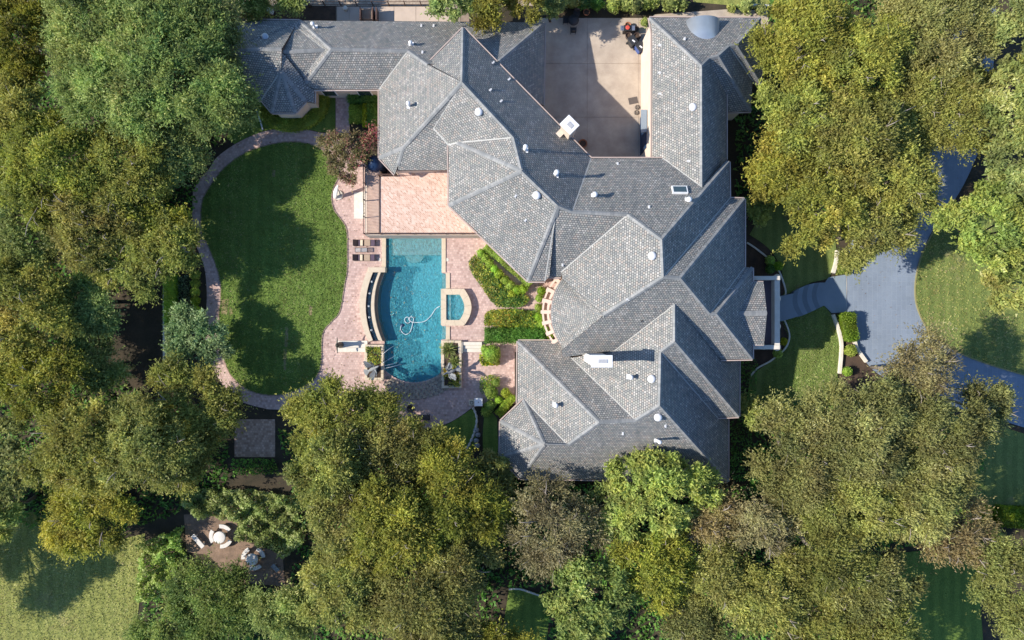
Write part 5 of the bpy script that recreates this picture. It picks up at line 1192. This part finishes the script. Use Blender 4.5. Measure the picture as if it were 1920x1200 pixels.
def slat_bench(x, y, w_, rz, label):
    c = G(x, y); t = thing("garden_bench", c, label, "bench"); R_ = Matrix.Rotation(rz, 3, 'Z')
    for k in range(4): MB().box(c + R_ @ Vector((0, -.18 + .12 * k, .43)), (w_, .09, .03), rz).build("slat", IRON, t)
    for k in range(9): MB().box(c + R_ @ Vector((-w_ / 2 + w_ * (k + .5) / 9, .27, .68)), (.05, .03, .44), rz).build("back_slat", IRON, t)
    for s in (-.46, .46):
        MB().box(c + R_ @ Vector((w_ * s, 0, .21)), (.06, .5, .42), rz).build("leg", IRON, t); MB().box(c + R_ @ Vector((w_ * s, 0, .62)), (.07, .5, .05), rz).build("armrest", IRON, t)
slat_bench(790, 782, 1.7, math.radians(182), "dark slatted bench on the shaded patio south of the pool")
tag(MB().lathe(G(771, 765, .03), [(.28, 0), (.33, .35), (.36, .45), (.3, .45), (.26, .35)], 18).build("dark_urn", CLAYD, None, True), "dark urn on the shaded patio beside the bench", "urn")
# ------------------------------------------------------------------ round stone tables in the ivy
def round_set(x, y, benches, label, m):
    c = G(x, y); t = thing("round_picnic_table", c, label, "table", "round concrete table sets")
    MB().lathe(c, [(.3, 0), (.22, .1), (.18, .6), (.5, .66), (.56, .7), (.56, .77), (.5, .79), (.05, .795)], 26).build("table_top", m, t, True)
    for a0, a1 in benches:
        n = 8; O = [c + Vector((1.12 * math.cos(math.radians(a0 + (a1 - a0) * i / n)), 1.12 * math.sin(math.radians(a0 + (a1 - a0) * i / n)), .45)) for i in range(n + 1)]; I = [c + (p - c).xyz * .68 + Vector((0, 0, .45 * .32)) for p in O]
        b = MB().prism(O + I[::-1], .33).build("curved_bench", m, t, bevel=.02)
        for f in (.25, .75):
            a = math.radians(a0 + (a1 - a0) * f); MB().box(c + Vector((.93 * math.cos(a), .93 * math.sin(a), .17)), (.22, .14, .33), a).build("bench_leg", m, b)
CONCW = plain("pale_cast_concrete", (.72, .68, .63), (.55, .51, .46), 2, .85, .3)
round_set(418, 1003, ((35, 100), (145, 215), (-95, -25)), "pale concrete round table with three curved benches in the ivy clearing", CONCW)
round_set(478, 1044, ((5, 70), (115, 185), (-115, -45)), "shaded round concrete table with curved benches half hidden by leaves", CONCW)
for k, (x, y, rz, lb) in enumerate(((375, 1012, -.85, "straight pale concrete bench beside the round table in the clearing"), (519, 1062, -.8, "grey straight bench right of the shaded round table"))):
    c = G(x, y); t = thing("concrete_bench", c, lb, "bench")
    MB().box((c.x, c.y, .42), (1.5 if k == 0 else .8, .4, .09), rz).build("seat", CONCW if k == 0 else STONEG, t, bevel=.02)
    for s in (-.5, .5) if k == 0 else (-.25, .25): MB().box((c.x + s * math.cos(rz), c.y + s * math.sin(rz), .19), (.12, .34, .38), rz).build("leg", CONCW, t)
sheet("clearing", [(345, 965), (440, 955), (450, 1010), (530, 1040), (535, 1100), (440, 1090), (390, 1040), (350, 1035)], .02, plain("trodden_earth", (.3, .2, .14), (.12, .085, .06), 1.5, .95, .8, fine=7))
plant_mass([(350, 915), (420, 912), (500, 918), (560, 930), (575, 1010), (540, 1040), (515, 1028), (480, 1015), (450, 1012), (445, 975), (400, 965), (372, 968), (352, 950)], 1.3, 'I', "ivy", "sunlit ivy spreading round the concrete tables", 67, 150, .27, wid=.7, hvar=.9)
plant_mass([(275, 1010), (345, 985), (352, 1035), (340, 1090), (300, 1120), (262, 1120), (268, 1060)], 1.6, 'I', "ivy_bank", "bank of ivy along the edge of the mown field", 68, 150, .27, wid=.7, hvar=.9)
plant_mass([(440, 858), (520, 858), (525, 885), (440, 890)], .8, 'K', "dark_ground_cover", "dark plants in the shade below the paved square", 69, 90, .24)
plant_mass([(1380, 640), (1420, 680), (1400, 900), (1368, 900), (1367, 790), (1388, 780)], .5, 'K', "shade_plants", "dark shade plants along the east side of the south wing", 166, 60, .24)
hedge([(1863, 962), (1890, 965), (1960, 968)], 1.7, 1.2, 'L2', "garden_hedge", "bright clipped hedge at the right edge below the drive", 167, leaf=.2)
for k, (x, y, rr) in enumerate(((1835, 956, 16), (1810, 960, 13), (1855, 998, 16))):
    ball_shrub(x, y, rr, 1.2, 'L' if k == 0 else 'B', "round_shrub", ("golden shrub left of the bright hedge at the right edge", "green shrub left of the golden one at the right edge", "green shrub below the bright hedge at the right edge")[k], 170 + k, rough=.12, leaf=.18)
# undergrowth beneath the groves
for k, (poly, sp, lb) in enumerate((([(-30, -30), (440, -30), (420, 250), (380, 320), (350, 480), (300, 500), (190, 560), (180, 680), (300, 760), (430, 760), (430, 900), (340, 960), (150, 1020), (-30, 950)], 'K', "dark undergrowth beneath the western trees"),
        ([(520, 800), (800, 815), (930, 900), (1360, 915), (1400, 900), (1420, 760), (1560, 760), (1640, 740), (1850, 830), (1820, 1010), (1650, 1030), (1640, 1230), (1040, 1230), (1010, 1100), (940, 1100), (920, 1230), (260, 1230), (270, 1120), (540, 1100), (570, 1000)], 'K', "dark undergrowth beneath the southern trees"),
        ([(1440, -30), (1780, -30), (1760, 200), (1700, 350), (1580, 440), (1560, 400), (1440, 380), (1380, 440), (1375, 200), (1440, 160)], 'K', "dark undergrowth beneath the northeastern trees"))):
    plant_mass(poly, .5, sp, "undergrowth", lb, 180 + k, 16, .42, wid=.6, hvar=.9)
# turf blades and fallen leaves
LEAF['T'] = leafmat("turf_blades", [(0, (.125, .2, .034)), (.5, (.22, .315, .062)), (.85, (.29, .37, .085)), (1, (.46, .42, .19))], .35)
LEAF['TF'] = leafmat("dry_turf_blades", [(0, (.25, .3, .075)), (.5, (.4, .43, .125)), (1, (.62, .54, .26))], .35)
LEAF['W'] = leafmat("fallen_leaves", [(0, (.1, .06, .03)), (.5, (.26, .17, .08)), (1, (.45, .32, .16))], .2)
plant_mass(LAWN_EDGE, .05, 'T', "turf", "short blades of the oval lawn", 301, 130, .2, wid=.3, hvar=.3)
plant_mass([(1463, 600), (1498, 590), (1530, 574), (1546, 576), (1557, 592), (1566, 620), (1573, 650), (1568, 690), (1571, 750), (1420, 750), (1440, 682), (1468, 656), (1478, 632)], .05, 'T', "turf", "short blades of the front lawn south of the steps", 302, 110, .2, wid=.3, hvar=.3)
plant_mass(IS, .05, 'TF', "turf", "short blades of the island lawn", 303, 40, .22, wid=.3, hvar=.3)
plant_mass([(-40, 940), (70, 965), (150, 1032), (270, 1003), (264, 1080), (250, 1210), (-40, 1210)], .06, 'TF', "turf", "dry blades of the mown field", 304, 50, .22, wid=.3, hvar=.4)
plant_mass([(360, 240), (660, 240), (660, 420), (740, 420), (880, 770), (800, 800), (440, 770), (360, 600)], .0, 'W', "fallen_leaves", "fallen leaves scattered over lawn and paving", 305, 1.6, .16, wid=.6, hvar=0)
plant_mass([(1560, 330), (1800, 330), (1760, 640), (1600, 700), (1470, 700), (1480, 420)], .0, 'W', "fallen_leaves", "fallen leaves scattered over the drive and front lawn", 306, 1.2, .1, wid=.6, hvar=0)
# ------------------------------------------------------------------ trees
TREES = [
 (300, 130, 150, 9.6, 'D', "large dark oak at the upper left reaching over the turret roof"),
 (395, 60, 75, 8.0, 'D', "dark oak limb-crown touching the north wing's west end"),
 (410, 195, 75, 7.6, 'D', "dark oak crown beside the octagonal turret"),
 (180, 50, 95, 9.6, 'D', "dark green oak along the top edge, second crown from the left corner"),
 (40, 70, 80, 8.8, 'Y', "golden tree in the top left corner"),
 (45, 210, 75, 8.0, 'O', "olive tree on the left edge below the golden one"),
 (105, 315, 105, 8.4, 'O', "broad yellow-green elm on the left edge below the dark oak"),
 (245, 315, 85, 8.0, 'O', "olive elm south of the large dark oak"),
 (330, 296, 62, 6.9, 'D', "dark tree hanging over the top of the curved walk"),
 (60, 430, 90, 6.4, 'D', "shadowy dark tree on the left edge at mid height"),
 (180, 420, 85, 7.6, 'O', "olive elm with pale limbs left of the walk"),
 (282, 405, 78, 6.4, 'O', "olive elm overhanging the west walk"),
 (322, 462, 56, 7.2, 'O', "lower olive crown at the edge of the oval lawn"),
 (250, 490, 70, 6.4, 'O', "olive elm above the dark mulch clearing"),
 (55, 590, 95, 8.0, 'O', "yellow-green elm on the left edge beside the mulch clearing"),
 (165, 580, 65, 5.6, 'D', "dark low tree left of the mulch clearing"),
 (372, 640, 62, 4.4, 'G', "grey-green tree over the lawn's southwest edge"),
 (85, 720, 75, 7.8, 'O', "olive elm crown on the lower left, above the bright tree"),
 (185, 685, 52, 4.8, 'D', "small dark tree at the bottom of the mulch clearing"),
 (365, 768, 85, 6.3, 'O', "golden-olive elm beside the walk's southwest bend"),
 (165, 830, 95, 8.6, 'O', "golden-olive elm left of centre on the lower left"),
 (285, 830, 90, 9.0, 'O', "tall golden-olive elm in the middle of the lower left grove"),
 (342, 848, 74, 5.9, 'O', "golden-olive elm just above the ivy clearing"),
 (172, 960, 86, 5.0, 'O', "golden-olive elm overhanging the mown field"),
 (30, 860, 75, 7.0, 'B', "bright green tree on the left edge above the field's shadow"),
 (10, 950, 55, 6.2, 'B', "bright green crown at the left edge beside the mown field"),
 (-165, 1070, 120, 8.2, 'O', "elm at the left edge whose shadow crosses the mown field"),
 (395, 1132, 80, 5.5, 'D', "dark green tree below the concrete tables"),
 (318, 1185, 60, 5.1, 'D', "dark tree on the bottom edge beside the field"),
 (538, 1142, 60, 6.4, 'D', "dark tree on the bottom edge, right of the tables"),
 (640, 795, 95, 7.0, 'O', "olive elm covering the paving southwest of the pool"),
 (626, 880, 78, 8.9, 'O', "olive elm right of the paved square"),
 (715, 865, 92, 7.6, 'O', "olive elm directly below the pool"),
 (780, 855, 72, 7.2, 'O', "olive elm overlapping the shaded bench"),
 (668, 990, 84, 9.3, 'O', "olive elm right of the ivy clearing"),
 (740, 985, 90, 9.8, 'O', "tall olive elm in the middle of the bottom grove"),
 (855, 935, 90, 8.9, 'O', "dark olive elm southwest of the octagonal roof corner"),
 (650, 1100, 85, 8.9, 'O', "olive elm near the bottom edge, left of centre"),
 (860, 1045, 75, 8.1, 'O', "olive elm beside the shaded lawn at the bottom"),
 (800, 1120, 105, 9.3, 'E', "sunlit elm at the bottom edge left of the shaded lawn"),
 (925, 885, 46, 4.2, 'B', "small fresh green tree at the octagonal roof corner"),
 (960, 960, 40, 4.7, 'D', "small dark tree under the browning one"),
 (1035, 980, 88, 8.5, 'N', "browning tree with bare twigs below the south wing"),
 (1235, 925, 95, 8.5, 'B', "bright feathery tree overhanging the south eave"),
 (1150, 950, 55, 7.0, 'B', "feathery green crown left of the overhanging tree"),
 (1225, 1060, 80, 8.5, 'O', "olive-gold elm below the feathery tree at the south eave"),
 (1100, 1115, 85, 9.0, 'B', "fresh green tree at the bottom edge, right of the shaded lawn"),
 (1330, 975, 58, 7.5, 'N', "thin browning tree at the southeast roof corner"),
 (1340, 1080, 70, 8.1, 'E', "drab elm on the lower right of centre"),
 (1290, 1160, 62, 7.2, 'E', "drab elm at the bottom edge below the olive-gold one"),
 (1425, 975, 66, 9.0, 'N', "brownish slim-branched tree right of the south wing's corner"),
 (1440, 1110, 85, 9.0, 'O', "olive elm at the bottom edge on the lower right"),
 (1500, 850, 100, 9.9, 'E', "broad elm just right of the south wing"),
 (1600, 800, 105, 10.8, 'E', "tall elm in the middle of the southeast grove"),
 (1735, 815, 95, 10.3, 'E', "elm over the lower bend of the drive"),
 (1705, 690, 72, 9.5, 'N', "brown-leaved tree overhanging the drive's lower end"),
 (1832, 758, 52, 8.0, 'E', "elm leaning over the road at the right edge"),
 (1590, 930, 90, 9.9, 'E', "elm below the tallest in the southeast grove"),
 (1705, 920, 85, 9.5, 'E', "elm above the lower right lawn"),
 (1545, 1040, 88, 9.5, 'E', "elm left of the lower right lawn"),
 (1625, 1105, 88, 9.0, 'E', "elm at the left border of the lower right lawn"),
 (1540, 1170, 70, 8.6, 'E', "elm on the bottom edge at the right"),
 (1790, 1005, 66, 8.0, 'N', "small browning tree above the lower right lawn"),
 (1890, 1085, 92, 9.0, 'E', "elm in the bottom right corner"),
 (1410, 778, 34, 4.2, 'B', "small fresh green tree at the south wing's east eave"),
 (1416, 393, 26, 4.5, 'B', "small fresh green tree tucked at the east eave below the big elms"),
 (1500, 90, 95, 10.3, 'O', "golden-olive elm right of the garage wing roof"),
 (1480, 215, 80, 9.9, 'O', "olive elm close to the garage wing's east eave"),
 (1600, 130, 90, 10.8, 'O', "tall olive elm in the upper right grove"),
 (1590, 265, 95, 10.8, 'O', "olive elm at the heart of the upper right grove"),
 (1455, 320, 70, 8.6, 'O', "olive elm over the narrow side yard"),
 (1528, 392, 84, 9.5, 'O', "olive elm above the north front lawn"),
 (1660, 330, 88, 9.9, 'O', "olive elm over the upper bend of the drive"),
 (1630, 430, 70, 8.6, 'O', "olive elm at the edge of the sunlit drive"),
 (1745, 80, 105, 10.3, 'E', "dark drab elm at the top edge, upper right"),
 (1775, 210, 85, 9.5, 'E', "drab elm beside the bright trees on the right"),
 (1700, 190, 70, 9.5, 'E', "drab elm between the olive grove and the right-hand trees"),
 (1890, 60, 85, 11.0, 'B', "bright green tree in the top right corner"),
 (1885, 200, 85, 11.5, 'B', "bright green tree on the right edge, second from the top"),
 (1895, 320, 75, 11.0, 'B', "bright green tree on the right edge, third from the top"),
 (1850, 430, 88, 11.0, 'B', "bright green tree over the island lawn"),
 (1890, 530, 62, 9.5, 'B', "bright green tree on the right edge at mid height"),
 (850, 15, 42, 6.5, 'B', "green tree at the top edge over the north eave"),
 (925, 18, 42, 6.5, 'Y', "golden-green tree at the top edge above the diagonal roof"),
 (985, 12, 40, 6.0, 'Y', "yellowing tree at the top edge beside the courtyard"),
 (1036, 14, 24, 4.5, 'D', "small dark tree at the courtyard's top left corner"),
 (560, -12, 42, 4.5, 'D', "dark tree cut by the top edge above the north wing"),
 (470, 0, 42, 4.5, 'D', "dark tree at the top edge shading the walkway"),
 (820, 1250, 110, 9.5, 'O', "elm mostly below the bottom edge, left of the shaded lawn"),
 (935, 1225, 74, 8, 'O', "elm crown peeping in at the bottom edge beside the shaded lawn"),
 (1640, 1240, 95, 10, 'E', "elm mostly below the bottom edge at the lower right lawn"),
 (652, 292, 48, 4.4, 'R', "crape myrtle with bronze leaves and pink flowers beside the terrace"),
]
for k, (x, y, rp, H_, sp, lb) in enumerate(TREES):
    nm = {'O': "elm_tree", 'E': "elm_tree", 'Y': "golden_tree", 'D': "oak_tree", 'B': "green_tree", 'G': "olive_tree", 'N': "browning_tree", 'R': "crape_myrtle"}[sp]
    grp = "trees of the garden"
    t = make_tree(x, y, rp * 1.06, H_, sp, nm, lb, 1000 + k, None, bare=.5 if sp == 'N' or 'pale limbs' in lb else (.12 if sp in 'OE' else 0), lean=2.6 if sp == 'B' and x > 1800 else 0)
# pink blossom of the crape myrtle
r = np.random.default_rng(5); cr = t; n = 1080
cl_ = [P(x, y, z) for x, y, z in ((700, 246, 3.6), (690, 262, 3.8), (712, 250, 3.4), (684, 278, 3.9), (668, 300, 3.8), (715, 262, 3.3))]
pos = np.concatenate([np.array(p) + r.normal(0, .38, (n // 6, 3)) * np.array([1, 1, .6]) for p in cl_])
leaf_mesh("blossom", surf_leaves(pos, np.tile([0, 0, 1.0], (len(pos), 1)), r, .16, .1), np.clip(r.normal(.86, .12, len(pos)), 0, 1), LEAF['R'], cr)
